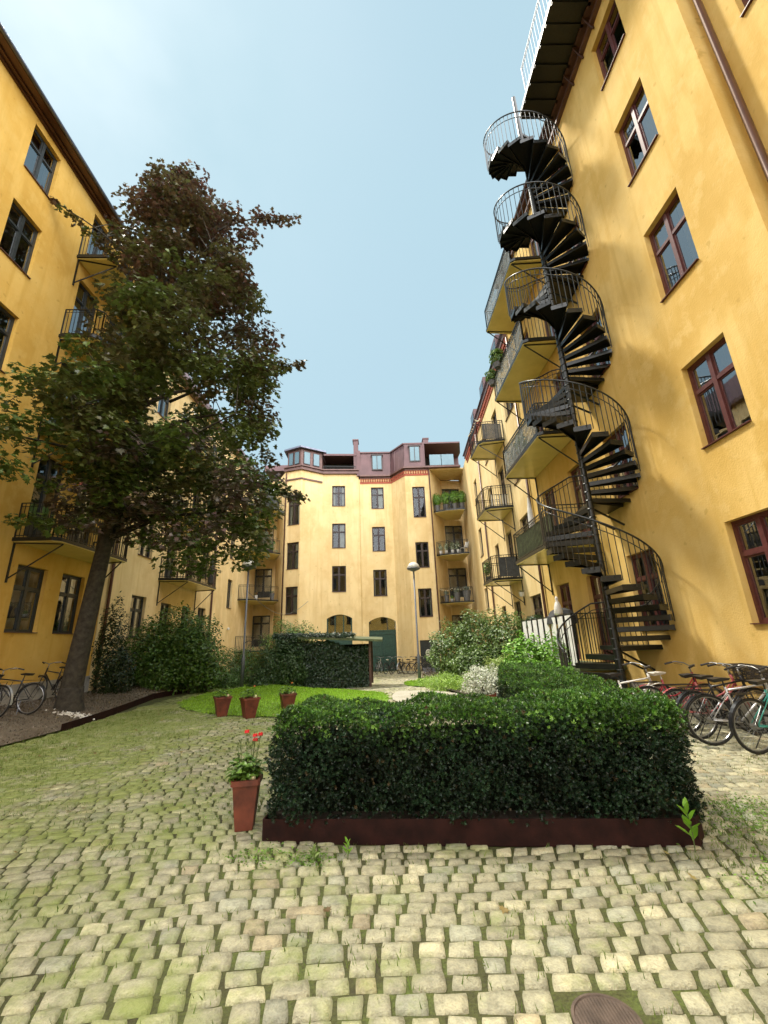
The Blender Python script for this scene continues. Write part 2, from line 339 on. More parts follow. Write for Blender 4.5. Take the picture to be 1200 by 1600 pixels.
LAWN2=smoothpoly([(1.15,22.6),(1.0,19.4),(1.6,18.4),(3.2,16.8),(4.8,16.4),(4.8,22.6),(2.2,23.2)],2)
BED=smoothpoly([(2.9,9.2),(3.6,8.6),(4.3,9.6),(4.6,11.2),(5.1,15.2),(5.6,24.5),(2.6,25.0),(2.2,21.0),(1.9,18.6),(2.3,15.8),(2.7,12.5)],2)
GRAV=[(-10,-3),(-8.2,5.2),(-7.0,8.0),(-7.0,10.2),(-7.25,12.2),(-7.9,15.9),(-7.6,17.9),(-7.0,19.5),(-6.4,21),(-6.2,25.5),(-10.1,26)]
inL,inL2,inB,inG=inpoly(LAWN),inpoly(LAWN2),inpoly(BED),inpoly(GRAV)
PALE=smoothpoly([(.35,12.2),(2.5,10.4),(2.75,13.4),(2.4,15.2),(1.2,16.9),(.35,16.6)],2); inP=inpoly(PALE)
def polysheet(name,poly,mat,zf,st=.35,side=None):
    # filled polygon as a fan grid: clip grid to polygon by using boundary prism + interior points
    import mathutils.geometry as mg
    xs=[p[0] for p in poly]; ys=[p[1] for p in poly]; fn=inpoly(poly); pts=[Vector(p) for p in poly]; nb=len(pts)
    y=min(ys)+st/2
    while y<max(ys):
        x=min(xs)+st/2
        while x<max(xs):
            if fn(x,y) and all((Vector((x,y))-q).length>st*.45 for q in pts[:nb]): pts.append(Vector((x,y)))
            x+=st
        y+=st
    v,e,fc,_,_,_=mg.delaunay_2d_cdt(pts,[(i,(i+1)%nb) for i in range(nb)],[list(range(nb))],1,1e-5)
    mb=MB(); mb.v=[(p.x,p.y,zf(p.x,p.y)) for p in v]; mb.f=[tuple(q) for q in fc]; mb.m=[0]*len(fc)
    return mb.build(name,mat,smooth=True)
def zlawn(x,y):
    d=min(((x-p[0])**2+(y-p[1])**2)**.5 for p in LAWN[::2]); return gz(x,y)+.0+.16*sm(d/1.6)
tag(polysheet('lawn',LAWN,'lawn',zlawn),kind='structure')
tag(polysheet('lawn',LAWN2,'lawn',lambda x,y:gz(x,y)+.03),kind='structure')
tag(polysheet('garden_bed_soil',BED,'earth',lambda x,y:gz(x,y)+.06),kind='structure')
tag(polysheet('pale_path',PALE,'path',lambda x,y:gz(x,y)+.012),kind='structure')
def zgrav(x,y): return gz(x,y)+.03+.32*sm((-6.9-x)/2.2)
tag(polysheet('gravel_bed',GRAV,'gravel',zgrav),kind='structure')
# cobbles ------------------------------------------------------------
def setts(x0,x1,y0,y1,pitch,wmin,wmax,keep,name,seed,tx=(.385,.365,.245),res=5):
    rg=random.Random(seed); C=[]; Tn=[]; Hh=[]
    def wave(x,y): return .05*math.sin(x*.55+1.3)+.03*math.sin(x*1.7+y*.9)+.02*math.sin(x*.9-y*2.1)
    y=y0
    rows=[]
    while y<y1: rows.append(y); y+=pitch*rg.uniform(.88,1.14)
    for r_,ya in enumerate(rows[:-1]):
        yb=rows[r_+1]; x=x0+rg.uniform(0,wmax); sk=.0
        while x<x1:
            w_=rg.uniform(wmin,wmax)*(1.35 if rg.random()<.06 else 1); g=.004+.005*rg.random(); j=lambda s_=.007: rg.uniform(-s_,s_)
            cx,cy=x+w_/2,(ya+yb)/2
            if keep(cx,cy):
                sh=.02*math.sin(cx*.8)
                c=[(x+g+j()-sh,ya+g*.8+j()+wave(x,ya)),(x+w_-g+j()-sh,ya+g*.8+j()+wave(x+w_,ya)),(x+w_-g+j()+sh,yb-g*.8+j()+wave(x+w_,yb)),(x+g+j()+sh,yb-g*.8+j()+wave(x,yb))]
                C.append(c); k=rg.uniform(.78,1.18); q=rg.random()
                base=np.array(tx)*k
                if q<.03: base=base*[1.06,.96,.9]
                elif q<.12: base=base*[.93,.98,1.06]
                elif q<.26: base=base*[1.3,1.28,1.25]
                Tn.append(base); Hh.append((gz(cx,cy)+rg.uniform(-.006,.008),rg.uniform(-.03,.03),rg.uniform(-.03,.03)))
            x+=w_
    C=np.array(C); n=len(C); Hh=np.array(Hh); ex=np.array({6:[0,.07,.3,.7,.93,1],5:[0,.08,.5,.92,1],4:[0,.09,.91,1],3:[0,.5,1]}[res]); U,Vv=np.meshgrid(ex,ex); U=U.ravel(); Vv=Vv.ravel()
    # round the corners
    cu=(U-.5)*2; cv=(Vv-.5)*2; rad=np.maximum(np.abs(cu),np.abs(cv)); k=1-.055*(np.abs(cu)*np.abs(cv))**2; U2=.5+cu*k/2; V2=.5+cv*k/2
    W=np.stack([(1-U2)*(1-V2),U2*(1-V2),U2*V2,(1-U2)*V2],1)            # g,4
    XY=np.einsum('gk,nkd->ngd',W,C); edge=rad**5
    mid=C.mean(1)[:,None,:]; Z=Hh[:,0:1]+(XY[...,0]-mid[...,0])*Hh[:,1:2]+(XY[...,1]-mid[...,1])*Hh[:,2:3]+.0035*(1-rad**3)[None,:]-.0*edge+rng.normal(0,.0016,(n,len(U)))
    Z=Z-np.where(rad>.99,.030 if res>3 else .006,0)[None,:]
    inner=XY*1.; pos_=np.concatenate([inner,Z[...,None]],2)
    V=pos_.reshape(-1,3); g=res; fl=[]
    for a in range(g-1):
        for b in range(g-1): fl.append([a*g+b,a*g+b+1,(a+1)*g+b+1,(a+1)*g+b])
    fl=np.array(fl).ravel(); F=(fl[None,:]+(np.arange(n)*g*g)[:,None]).ravel(); S=np.full(n*(g-1)**2,4)
    return tag(numesh(name,V,F,S,'sett',None,np.repeat(np.clip(np.array(Tn),0,1),g*g,axis=0),smooth=True),kind='structure')
inPl=inpoly([(-1.02,4.25),(2.52,3.9),(3.3,9.6),(2.2,9.6),(1.95,5.2),(-1.0,5.2)])
def keepA(x,y): return not(inL(x,y) or inL2(x,y) or inB(x,y) or inG(x,y) or inPl(x,y) or inP(x,y)) and x>-10 and x<6.15 and not((x-.93)**2+(y-2.38)**2<.027)
near=setts(-6.5,6.1,1.7,7.2,.125,.125,.215,keepA,'cobblestone_paving',5,res=6)
far=setts(-7.2,6.1,7.1,14,.125,.13,.215,keepA,'cobblestone_paving',6,res=4)
far2=setts(-7.2,6.5,13.85,32.5,.14,.16,.24,keepA,'cobblestone_path',8,res=3)
back=setts(-9.9,6.2,-3,1.7,.15,.16,.24,lambda x,y:not inG(x,y),'cobblestone_paving',9,res=3)
# grass in the joints, lawn blades, gravel ---------------------------------
def scatter_blades(name,n,fn,area,zf,hmin,hmax,wd,c1,c2,mat='leafsoft',clump=None,label=None,cat=None):
    P=[]
    while len(P)<n:
        x=rnd.uniform(area[0],area[1]); y=rnd.uniform(area[2],area[3])
        if fn(x,y): 
            if clump:
                k=rnd.randint(*clump); q=rnd.uniform(.015,.07)
                for _ in range(k): xx=rnd.gauss(x,q); yy=rnd.gauss(y,q); P.append((xx,yy,zf(xx,yy)))
            else: P.append((x,y,zf(x,y)))
    P=np.array(P); m_=len(P); nrm=rng.normal(size=(m_,3))*[.35,.35,.0]+[0,0,1]
    h=rng.uniform(hmin,hmax,m_); tv=TB[0].copy(); tv[:,0]*=wd
    o=leafcloud(name,(tv,TB[1]),P,h,mat,tints(m_,c1,c2,.3),normal=nrm); return tag(o,label,cat,kind='stuff')
def jd(x,y):
    v=math.sin(x*2.1+1)*math.sin(y*1.7+2)+.6*math.sin(x*5.3-y*3.1); base=.10+.5*sm((-x-2.8)/3.5)*sm((y-3)/5)+.16*(v>.6)
    if math.hypot(x-3.0,y-3.9)<.8: base=.75
    if math.hypot(x-2.9,y-3.2)<.5: base=.6
    if y<4: base*=.6
    return keepA(x,y) and rnd.random()<base*.6
scatter_blades('joint_grass',42000,jd,(-7,5.5,2.0,13),gz,.018,.05,.16,(.10,.17,.02),(.17,.24,.035),clump=(2,7),label='short grass and moss growing between the cobblestones',cat='grass')
scatter_blades('lawn_grass',42000,lambda x,y:inL(x+.12*math.sin(y*9+x*4),y+.12*math.sin(x*8)) ,(-6.8,.5,10.7,22),lambda x,y:zlawn(x,y)-.005,.03,.075,.3,(.20,.38,.02),(.34,.54,.05),label='bright green mown grass blades of the lawn',cat='grass')
scatter_blades('lawn_grass',9000,lambda x,y:inL2(x,y) ,(1,4.8,16,23),lambda x,y:gz(x,y)+.03,.04,.1,.3,(.20,.38,.02),(.34,.54,.05),label='bright green grass strip beside the pale path',cat='grass')
def gravelP(x,y): return inG(x,y)
scatter_blades('gravel_litter',9000,gravelP,(-10,-6.4,4,20),zgrav,.02,.05,.8,(.11,.085,.06),(.24,.20,.15),label='brown gravel and leaf litter around the maple',cat='gravel')
# clover / weed mats among cobbles
def scat_leaves(name,spots,n,label,size=(.015,.03),c1=(.10,.20,.025),c2=(.2,.34,.05)):
    P=[]
    for _ in range(n):
        x0,y0,q=rnd.choice(spots); x=rnd.gauss(x0,q); y=rnd.gauss(y0,q*.7)
        P.append((x,y,gz(x,y)+abs(rnd.gauss(0,.02))+.005))
    P=np.array(P); nr=rng.normal(size=(n,3))*.5+[0,0,1]
    return tag(leafcloud(name,TL,P,rng.uniform(*size,n),'leafsoft',tints(n,c1,c2,.3),normal=nr),label,'weeds',kind='stuff')
scat_leaves('creeping_weeds',[(3.05,4.1,.22),(2.95,3.5,.2),(2.7,3.3,.2),(3.3,4.5,.2)],1800,'low creeping weeds on the cobbles at the planter corner')
scat_leaves('creeping_weeds',[(-1.0,4.0,.12),(-.6,3.9,.1),(-1.5,5.4,.3),(-3.9,11.3,.4),(-2.2,10.7,.4)],1100,'small weeds between cobbles near the red flower pot')
# steel edging of the gravel bed
mb=MB(); E=[(-7.0,10.2),(-7.25,12.2),(-7.9,15.9),(-7.6,17.9),(-7.0,19.5)]; Es=[]
for i in range(len(E)-1):
    for k in range(6): t=k/6; Es.append((E[i][0]*(1-t)+E[i+1][0]*t,E[i][1]*(1-t)+E[i+1][1]*t))
for a,b in zip(Es,Es[1:]):
    mb.bar((a[0]+.06,a[1],gz(*a)+.05),(b[0]+.06,b[1],gz(*b)+.05),.02,.22)
tag(mb.build('bed_edging','corten',org=(-7.3,12,0)),'rusty steel strip edging the gravel bed by the maple','edging')
# manhole
t=thing('manhole_cover','round brown iron manhole cover set in the cobbles','manhole cover',(.93,2.38,0))
mb=MB(); mb.lathe([(.02,-.05),(.145,-.05),(.145,.010),(.132,.012),(.128,.006),(.02,.006)],(.93,2.38,0),32); mb.build('frame_ring','manhole',t)
mb=MB()
for i in range(-8,9):
    h_=math.sqrt(max(0,.122**2-(i*.0145)**2)); mb.bar((.93+i*.0145,2.38-h_,.008),(.93+i*.0145,2.38+h_,.008),.007,.006)
mb.build('ribbed_lid','manhole',t)

# ================================================================= BUILDINGS
def frameof(A,B):
    A=Vector((A[0],A[1],0)); B=Vector((B[0],B[1],0)); t=(B-A).normalized(); return A,t,Vector((-t.y,t.x,0)),(B-A).length
def facade(mb,A,B,z0,z1,ops,depth=.17,cav=.9,ends=False):
    A,t,n,Ln=frameof(A,B); P=lambda u,v,d=0: A+t*u+n*d+Vector((0,0,v))
    us=sorted(set([0,Ln]+[o[0] for o in ops]+[o[1] for o in ops])); vv=sorted(set([z0,z1]+[o[2] for o in ops]+[o[3] for o in ops]))
    for i in range(len(us)-1):
        j=0
        while j<len(vv)-1:
            cu=(us[i]+us[i+1])/2
            ins=lambda jj: any(o[0]<cu<o[1] and o[2]<(vv[jj]+vv[jj+1])/2<o[3] for o in ops)
            if ins(j): j+=1; continue
            k=j
            while k+1<len(vv)-1 and not ins(k+1): k+=1
            mb.quad(P(us[i],vv[j]),P(us[i+1],vv[j]),P(us[i+1],vv[k+1]),P(us[i],vv[k+1])); j=k+1
    for o in ops:
        u0,u1,v0,v1=o[:4]; arch=o[4] if len(o)>4 else 0; d=depth
        mb.quad(P(u0,v0),P(u0,v1-arch),P(u0,v1-arch,d),P(u0,v0,d)); mb.quad(P(u1,v0),P(u1,v0,d),P(u1,v1-arch,d),P(u1,v1-arch))
        mb.quad(P(u0,v0),P(u0,v0,d),P(u1,v0,d),P(u1,v0))
        if not arch: mb.quad(P(u0,v1),P(u1,v1),P(u1,v1,d),P(u0,v1,d))
        else:
            K=12; pts=[(u0+(u1-u0)*k/K, v1-arch+arch*math.sin(math.pi*k/K)**.8) for k in range(K+1)]
            for (a,b),(c,e) in zip(pts,pts[1:]):
                mb.quad(P(a,b),P(c,e),P(c,v1),P(a,v1)); mb.quad(P(a,b),P(a,b,d),P(c,e,d),P(c,e)); mb.quad(P(a,b,d),P(c,e,d),P(c,v1+.02,d),P(a,v1+.02,d),0)
        e_=.0; D=d+.002; C_=cav
        a0,a1,b0,b1=u0-e_,u1+e_,v0,v1
        mb.quad(P(a0,b0,D),P(a0,b0,C_),P(a1,b0,C_),P(a1,b0,D),1); mb.quad(P(a0,b1,D),P(a1,b1,D),P(a1,b1,C_),P(a0,b1,C_),1)
        mb.quad(P(a0,b0,D),P(a0,b1,D),P(a0,b1,C_),P(a0,b0,C_),2); mb.quad(P(a1,b0,D),P(a1,b0,C_),P(a1,b1,C_),P(a1,b1,D),2)
        mb.quad(P(a0,b0,C_),P(a0,b1,C_),P(a1,b1,C_),P(a1,b0,C_),1)
_wc={}
def winmesh(kind,w,h,fm,sill):
    key=(kind,round(w,2),round(h,2),fm,sill)
    if key in _wc: return _wc[key]
    F=MB(); G_=MB(); S_=MB(); fw=.068; y0,y1=0,.07
    F.box(0,fw,y0,y1,0,h); F.box(w-fw,w,y0,y1,0,h); F.box(fw,w-fw,y0,y1,0,fw); F.box(fw,w-fw,y0,y1,h-fw,h)
    tr=h*(.66 if kind!='door' else .74)
    if kind=='small': tr=None
    mull=.045
    if tr: F.box(fw,w-fw,-.012,y1-.004,tr-.035,tr+.035)
    F.box(w/2-mull,w/2+mull,-.02,y1-.008,fw,h-fw)
    # casement sashes
    xs=[(fw,w/2-mull),(w/2+mull,w-fw)]; zs=[(fw,tr-.035),(tr+.035,h-fw)] if tr else [(fw,h-fw)]
    for (a,b) in xs:
        for (c,d) in zs:
            s=.032; F.box(a,a+s,.012,.05,c,d); F.box(b-s,b,.012,.05,c,d); F.box(a+s,b-s,.012,.05,c,c+s); F.box(a+s,b-s,.012,.05,d-s,d)
            if kind=='door' and c<.2:
                F.box(a+s,b-s,.02,.045,c+s,c+.45)
            G_.quad((a+s,.03,c+s),(b-s,.03,c+s),(b-s,.03,d-s),(a+s,.03,d-s))
    if sill: S_.box(.003,w-.003,-.17,.0,.003,.02)
    mats=[]
    r=[]
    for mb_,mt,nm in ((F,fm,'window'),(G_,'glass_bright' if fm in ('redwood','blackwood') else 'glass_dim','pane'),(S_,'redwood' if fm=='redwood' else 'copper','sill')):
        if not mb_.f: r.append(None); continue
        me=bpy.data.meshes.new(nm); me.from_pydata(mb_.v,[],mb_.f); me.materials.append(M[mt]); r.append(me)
    _wc[key]=r; return r
_cc={}
def curtainmesh(w,h,v):
    key=(round(w,2),round(h,2),v)
    if key in _cc: return _cc[key]
    mb=MB(); rg=random.Random(v)
    spans={0:[(.04,.24),(.76,.96)],1:[(.5,.97)],2:[(.62,.95)],3:[(.05,.4)],4:[(.04,.16),(.84,.96)]}[v%5]
    for a,b in spans:
        n=max(4,int((b-a)*w/.03)); pts=[(a*w+(b-a)*w*i/n, .03*math.sin(i*1.9)+.012*rg.uniform(-1,1)) for i in range(n+1)]
        z0=.05 if v%2 else .08; z1=h-.05
        for (p,q) in zip(pts,pts[1:]): mb.quad((p[0],p[1],z0),(q[0],q[1],z0),(q[0],q[1],z1),(p[0],p[1],z1))
    me=bpy.data.meshes.new('curtain'); me.from_pydata(mb.v,[],mb.f); me.materials.append(M['curtain']); _cc[key]=me; return me
def place_windows(root,A,B,ops,fm,depth=.12,kind='win'):
    A,t,n,Ln=frameof(A,B)
    for o in ops:
        u0,u1,v0,v1=o[:4]; k=o[5] if len(o)>5 else ('door' if (v1-v0)>2.15 else 'win'); w_,h_=u1-u0,v1-v0
        if k=='none': continue
        ms=winmesh(k,w_,h_,fm,k!='door'); P=A+t*u0+n*depth+Vector((0,0,v0))
        rz=math.atan2(t.y,t.x)
        nm='window' if k!='door' else 'balcony_door'
        wo=bpy.data.objects.new(nm,ms[0]); col.objects.link(wo); wo.parent=root; wo.location=P-root.location; wo.rotation_euler=(0,0,rz)
        for me,nn in ((ms[1],'pane'),(ms[2],'sill')):
            if me: c=bpy.data.objects.new(nn,me); col.objects.link(c); c.parent=wo
        if rnd.random()<.62:
            cm=bpy.data.objects.new('curtain',curtainmesh(w_,h_,rnd.randint(0,4))); col.objects.link(cm); cm.parent=wo; cm.location=(0,.16,0)
def railing(mb,path,z,h=1.0,sp=.11,closed=False,bar=.014,rail=.035):
    path=[Vector((p[0],p[1],z)) for p in path]
    for a,b in zip(path,path[1:]):
        d=(b-a); L_=d.length; n=max(1,round(L_/sp)); up=Vector((0,0,h))
        mb.bar(a+up,b+up,rail,.025); mb.bar(a+up*.9,b+up*.9,.016,.016); mb.bar(a+Vector((0,0,.06)),b+Vector((0,0,.06)),.02,.02)
        for i in range(n+1):
            p=a+d*i/n; wd=.03 if i in (0,n) else bar; mb.bar(p,p+Vector((0,0,h)),wd,wd,up=(1,0,0))
def balcony(root,poly,z,rail,struts=(),h=1.0,th=.13,sp=.11):
    """slab bottom at z. poly ccw; rail polyline; struts list of (wallpoint xy, outer point xy)"""
    mb=MB(); mb.prism(poly,z+.03,z+th,0); 
    c=Vector((sum(p[0] for p in poly)/len(poly),sum(p[1] for p in poly)/len(poly)))
    ins=[tuple(c+(Vector(p)-c)*.97) for p in poly]; mb.prism(ins,z,z+.028,1)
    s=mb.build('balcony',['steel','soffit'],root)
    if rail:
        r_=MB(); railing(r_,rail,z+th,h,sp); r_.build('railing','steel',s)
    if struts:
        for (wx,wy),(ox,oy) in struts:
            k=MB(); k.bar((wx,wy,z-1.0),(ox,oy,z-.02),.03,.03); k.bar((wx,wy,z-1.1),(wx,wy,z+.05),.05,.03); k.bar((wx,wy,z-.015),(ox,oy,z-.015),.04,.03); k.build('strut','steel',s)
    return s
def downpipe(root,pts,r=.055,clips=True):
    mb=MB(); mb.tube(pts,r,10)
    a,b=Vector(pts[-2]),Vector(pts[-1])
    z=max(a.z,b.z); lo=min(a.z,b.z)
    while clips and z>lo: mb.lathe([(r+.012,-.03),(r+.012,.03)],(b.x,b.y,z),10); z-=2.2
    return mb.build('downpipe','pipe',root,smooth=True)

# ---- right building, near block -----------------------------------------
RB=thing('yellow_building','ochre apartment building on the right behind the spiral staircase, with red window frames','building',(6.2,9,0))
lv=[(11.6,13.47),(8.24,10.1),(4.84,6.6),(1.66,3.42),(15.0,16.62)]
def Yop(Ya,y0,y1,v0,v1,*k): return (Ya-y1,Ya-y0,v0,v1,*k)
ops=[]
for v0,v1 in lv: ops.append(Yop(16,6.12,7.2,v0,v1)); ops.append(Yop(16,9.28,10.35,v0,v1))
for k in range(5):
    zb=[.85,4.2,7.55,10.9,14.3][k]; zt=zb+2.4
    ops.append(Yop(16,11.57,12.57,zb,zt,0,'door')); ops.append(Yop(16,13.77,14.77,zb,zt,0,'door'))
mb=MB(); facade(mb,(6.2,16),(6.2,4.93),-.6,17.55,ops); mb.quad((6.2,4.93,-.6),(6.55,4.93,-.6),(6.55,4.93,17.55),(6.2,4.93,17.55))
ops2=[Yop(4.93,y,y+1.08,v0,v1) for v0,v1 in lv for y in (3.3,.6,-2.4)]
facade(mb,(6.55,4.93),(6.55,-5),-.6,17.55,ops2)
# closed body behind
mb.quad((6.55,-5,-.6),(17,-5,-.6),(17,-5,17.55),(6.55,-5,17.55)); mb.quad((17,-5,-.6),(17,16,-.6),(17,16,17.55),(17,-5,17.55)); mb.quad((6.2,16,-.6),(17,16,-.6),(17,16,17.55),(6.2,16,17.55))
mb.build('wall',['ochre','interior','room'],RB)
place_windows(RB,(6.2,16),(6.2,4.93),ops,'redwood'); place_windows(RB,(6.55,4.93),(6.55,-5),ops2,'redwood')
mb=MB(); mb.box(6.08,6.2,-5,16,17.1,17.2); mb.box(5.98,6.2,-5,16.02,17.4,17.56)
mb.build('cornice','copper',RB)
mb=MB(); mb.quad((6.0,-5,17.57),(6.0,16,17.57),(7.6,16,20.6),(7.6,-5,20.6)); mb.quad((7.6,-5,20.6),(7.6,16,20.6),(17,16,21.2),(17,-5,21.2)); mb.quad((17,-5,17.5),(17,16,17.5),(17,16,21.2),(17,-5,21.2))
mb.add([(6.0,16,17.57),(17,16,17.57),(17,16,21.2),(7.6,16,20.6)],[(0,1,2,3)])
for y in np.arange(-4.6,16,.6): mb.bar((6.0,y,17.6),(7.6,y,20.63),.03,.05)
mb.build('roof','mauve',RB)
mb=MB(); mb.tube([(5.95,-5,17.6),(5.95,16,17.6)],.07,8); mb.build('gutter','copper',RB)
downpipe(RB,[(6.42,4.78,17.3),(6.42,4.78,.3),(6.42,4.78,.2)]); 
mb=MB(); mb.box(6.14,6.2,4.95,11.2,-.6,.45); mb.box(6.47,6.55,-5,4.9,-.6,.45); mb.build('plinth','concrete',RB)
for z in (.75,4.07,7.42,10.78,14.18):
    if z<1: continue
    poly=[(6.2,15.3),(5.1,15.2),(5.0,15.1),(5.0,11.6),(5.15,11.5),(6.2,11.42)]
    balcony(RB,poly,z,[(6.18,15.22),(5.06,15.12),(5.04,11.58),(6.18,11.5)],[((6.17,15.1),(5.05,15.05)),((6.17,11.6),(5.05,11.65))])
# roof gallery
t=thing('roof_gallery','dark walkway with grey railing along the roof edge above the spiral stairs','walkway',(5.5,8,17.4))
mb=MB(); mb.box(5.0,6.08,-4,9.2,17.46,17.6)
for y in np.arange(-3.9,9.2,.42): mb.box(5.02,6.06,y,y+.07,17.40,17.459)
mb.build('deck','steel',t)
mb=MB(); railing(mb,[(6.05,9.2),(5.9,9.2)],17.6,1.1); railing(mb,[(5.03,8.6),(5.03,-4)],17.6,1.15,.15,bar=.008,rail=.022); mb.build('railing','steelgrey',t)
for y in (8.1,7.5,6.9,6.3,5.7,5.1,4.3,3.5,2.5):
    mb=MB(); mb.bar((6.17,y,17.4),(6.17,y,16.95),.04); mb.bar((6.17,y,16.97),(5.95,y,17.36),.03); mb.bar((6.2,y,17.4),(5.95,y,17.4),.04); mb.build('bracket','pipe',t)
# ---- right building, far wing (slightly angled) ---------------------------
FW=thing('yellow_building','bright yellow side wing beyond the spiral staircase, lower roof with red brick cornice','building',(6.5,22,0))
FA=(6.2,16.0); d_=Vector((.95,16)).normalized(); FE=(6.2+d_.x*13.1,16+d_.y*13.1); FL=13.1
def S_(s0,s1,v0,v1,*k): return (FL-s1,FL-s0,v0,v1,*k)
ops=[]
for k,zt in enumerate((3.18,6.5,9.85,13.1)):
    ops.append(S_(3.45,4.6,zt-2.35,zt,0,'door')); ops.append(S_(.36,1.85,zt-1.75,zt)); ops.append(S_(6.3,7.2,zt-1.7,zt)); 
for v0,v1 in ((3.3,4.65),(6.7,8.55),(10.3,11.98)): ops.append(S_(10.6,11.6,v0-.0,v1,0,'small'))
mb=MB(); facade(mb,FE,FA,-.8,14.9,ops); n_=Vector((d_.y,-d_.x))*9
mb.quad((*FE,-.8),(7.5,34.7,-.8),(7.5,34.7,14.9),(*FE,14.9)); mb.quad((*FE,-.8),(FE[0]+9,FE[1]-.5,-.8),(FE[0]+9,FE[1]-.5,14.9),(*FE,14.9)); mb.quad((16,16,-.8),(16.2,28.6,-.8),(16.2,28.6,14.9),(16,16,14.9))
mb.build('wall',['pale','interior','room'],FW); place_windows(FW,FE,FA,ops,'brownwood')
mb=MB(); rot=Matrix.Rotation(math.atan2(d_.y,d_.x),3,'Z')
mb.box(0,13.4,0,.16,14.62,14.92,rot=rot,org=(6.2,16,0))
mb.build('cornice','copper',FW)
mb=MB()
for i in range(66): mb.box(i*.2,i*.2+.1,0,.12,14.36,14.6,rot=rot,org=(6.2,16,0))
mb.box(0,13.1,.0,.05,14.18,14.34,rot=rot,org=(6.2,16,0)); mb.build('dentil_band','brick',FW)
mb=MB(); q=lambda s,o,z:(6.2+d_.x*s-d_.y*o,16+d_.y*s+d_.x*o,z)
mb.quad(q(0,.25,14.93),q(13.6,.25,14.93),q(13.6,-1.2,17.6),q(0,-1.2,17.6)); mb.quad(q(0,-1.2,17.6),q(13.6,-1.2,17.6),q(13.6,-9,18),q(0,-9,18)); mb.add([q(13.6,.25,14.93),q(13.6,-9,14.93),q(13.6,-9,18),q(13.6,-1.2,17.6)],[(0,1,2,3)])
mb.build('roof','mauve',FW)
for s in (2.8,6.6,10.4):
    dm=MB(); dm.box(s,s+1.3,-1.3,-.3,15.4,17.1,rot=rot,org=(6.2,16,0)); do=dm.build('dormer','mauve',FW)
    dm=MB(); dm.box(s+.15,s+1.15,-.3,-.27,15.6,16.9,rot=rot,org=(6.2,16,0)); dm.build('dormer_pane','glass',do)
for s in (8.85,-.35+.2): 
    p=q(s,.07,0); downpipe(FW,[(p[0],p[1],14.5),(p[0],p[1],0),(p[0],p[1],-.2)],.05)
for z in (4.0,7.3,10.68):
    poly=[(6.45,20.75),(5.35,20.85),(5.12,20.6),(5.12,18.9),(5.3,18.6),(6.35,18.45)]
    balcony(FW,poly,z,[(6.42,20.7),(5.37,20.79),(5.16,20.56),(5.16,18.92),(5.32,18.66),(6.33,18.5)],[((6.42,20.6),(5.2,20.5)),((6.32,18.6),(5.2,18.9))],sp=.12)
# ---- back building ------------------------------------------------------------
BB=thing('yellow_building','pale yellow five-storey building closing the far end of the courtyard, with arched green gate','building',(-2,33.5,-.4))
P=[(-10.05,34.6),(-8.35,34.6),(-7.4,32.75),(-5.95,32.25),(-4.35,33.4),(-1.35,33.62),(-1.25,33.5),(1.4,33.6),(2.46,31.95),(4.5,31.95),(5.75,34.4),(7.6,34.6)]
segops={i:[] for i in range(len(P)-1)}
for v1 in (14.8,11.15,7.68,3.94): segops[0].append((.04,1.44,v1-2.35,v1,0,'door'))
for v0,v1 in ((10.71,13.3),(7.18,9.31),(3.79,5.86)): segops[2].append((.36,1.42,v0,v1,0,'win'))
for v0,v1 in ((12.5,14.32),(8.95,11.02),(5.45,7.51)): segops[4].append((.76,1.86,v0,v1,0,'win'))
segops[4].append((.36,2.3,1.35,3.74,.3,'none'))
for v0,v1 in ((12.19,14.1),(8.59,10.65),(5.03,7.11)): segops[6].append((.91,1.98,v0,v1,0,'win'))
segops[6].append((.47,2.53,-.5,3.44,.35,'none'))
for v0,v1 in ((10.88,13.46),(6.89,8.89),(3.25,5.33)): segops[8].append((.53,1.54,v0,v1,0,'win'))
segops[8].append((.45,1.68,-.45,1.62,0,'none'))
for v1 in (14.1,10.8,7.18,3.44): segops[10].append((.03,1.56,v1-2.35,v1,0,'door'))
H1,H2=15.35,14.86
for i in range(len(P)-1):
    top=H1 if i<5 else H2
    mb=MB() if i==0 else mb
    facade(mb,P[i],P[i+1],-1.,top,segops[i])
mb.quad((-10.05,34.6,-1),(-10.05,45,-1),(-10.05,45,15.3),(-10.05,34.6,15.3)); mb.quad((7.6,34.6,-1),(7.6,45,-1),(7.6,45,15.3),(7.6,34.6,15.3)); mb.quad((-10.05,45,-1),(7.6,45,-1),(7.6,45,17),(-10.05,45,17))
mb.build('wall',['pale','interior','room'],BB)
for i,fm in ((0,'blackwood'),(2,'brownwood'),(4,'brownwood'),(6,'brownwood'),(8,'brownwood'),(10,'blackwood')): place_windows(BB,P[i],P[i+1],segops[i],fm)
# eaves following the facade
def offs(seq,o):
    r_=[]
    for i,p in enumerate(seq):
        a=Vector(seq[max(i-1,0)]); b=Vector(seq[min(i+1,len(seq)-1)]); t_=(b-a).normalized(); r_.append((p[0]+t_.y*o,p[1]-t_.x*o))
    return r_
def band(mb,seq,o,z0,z1,back=.1):
    a=offs(seq,o); b=offs(seq,-back)
    for i in range(len(seq)-1):
        mb.prism([a[i],a[i+1],b[i+1],b[i]],z0,z1)
LS=[(-7.4,32.75),(-5.95,32.25),(-4.35,33.4),(-1.35,33.62)]; RS=[(-1.25,33.5),(1.4,33.6),(2.46,31.95),(4.5,31.95)]
mb=MB(); band(mb,LS,.18,15.36,15.62); band(mb,LS,.3,15.625,15.72); mb.build('eave','copper',BB)
mb=MB(); band(mb,RS+[(7.0,31.95)],.3,15.0,15.14); mb.build('eave','copper',BB)
mb=MB(); band(mb,RS,.1,14.87,14.995); mb.build('eave_moulding','copper',BB)
mb=MB()
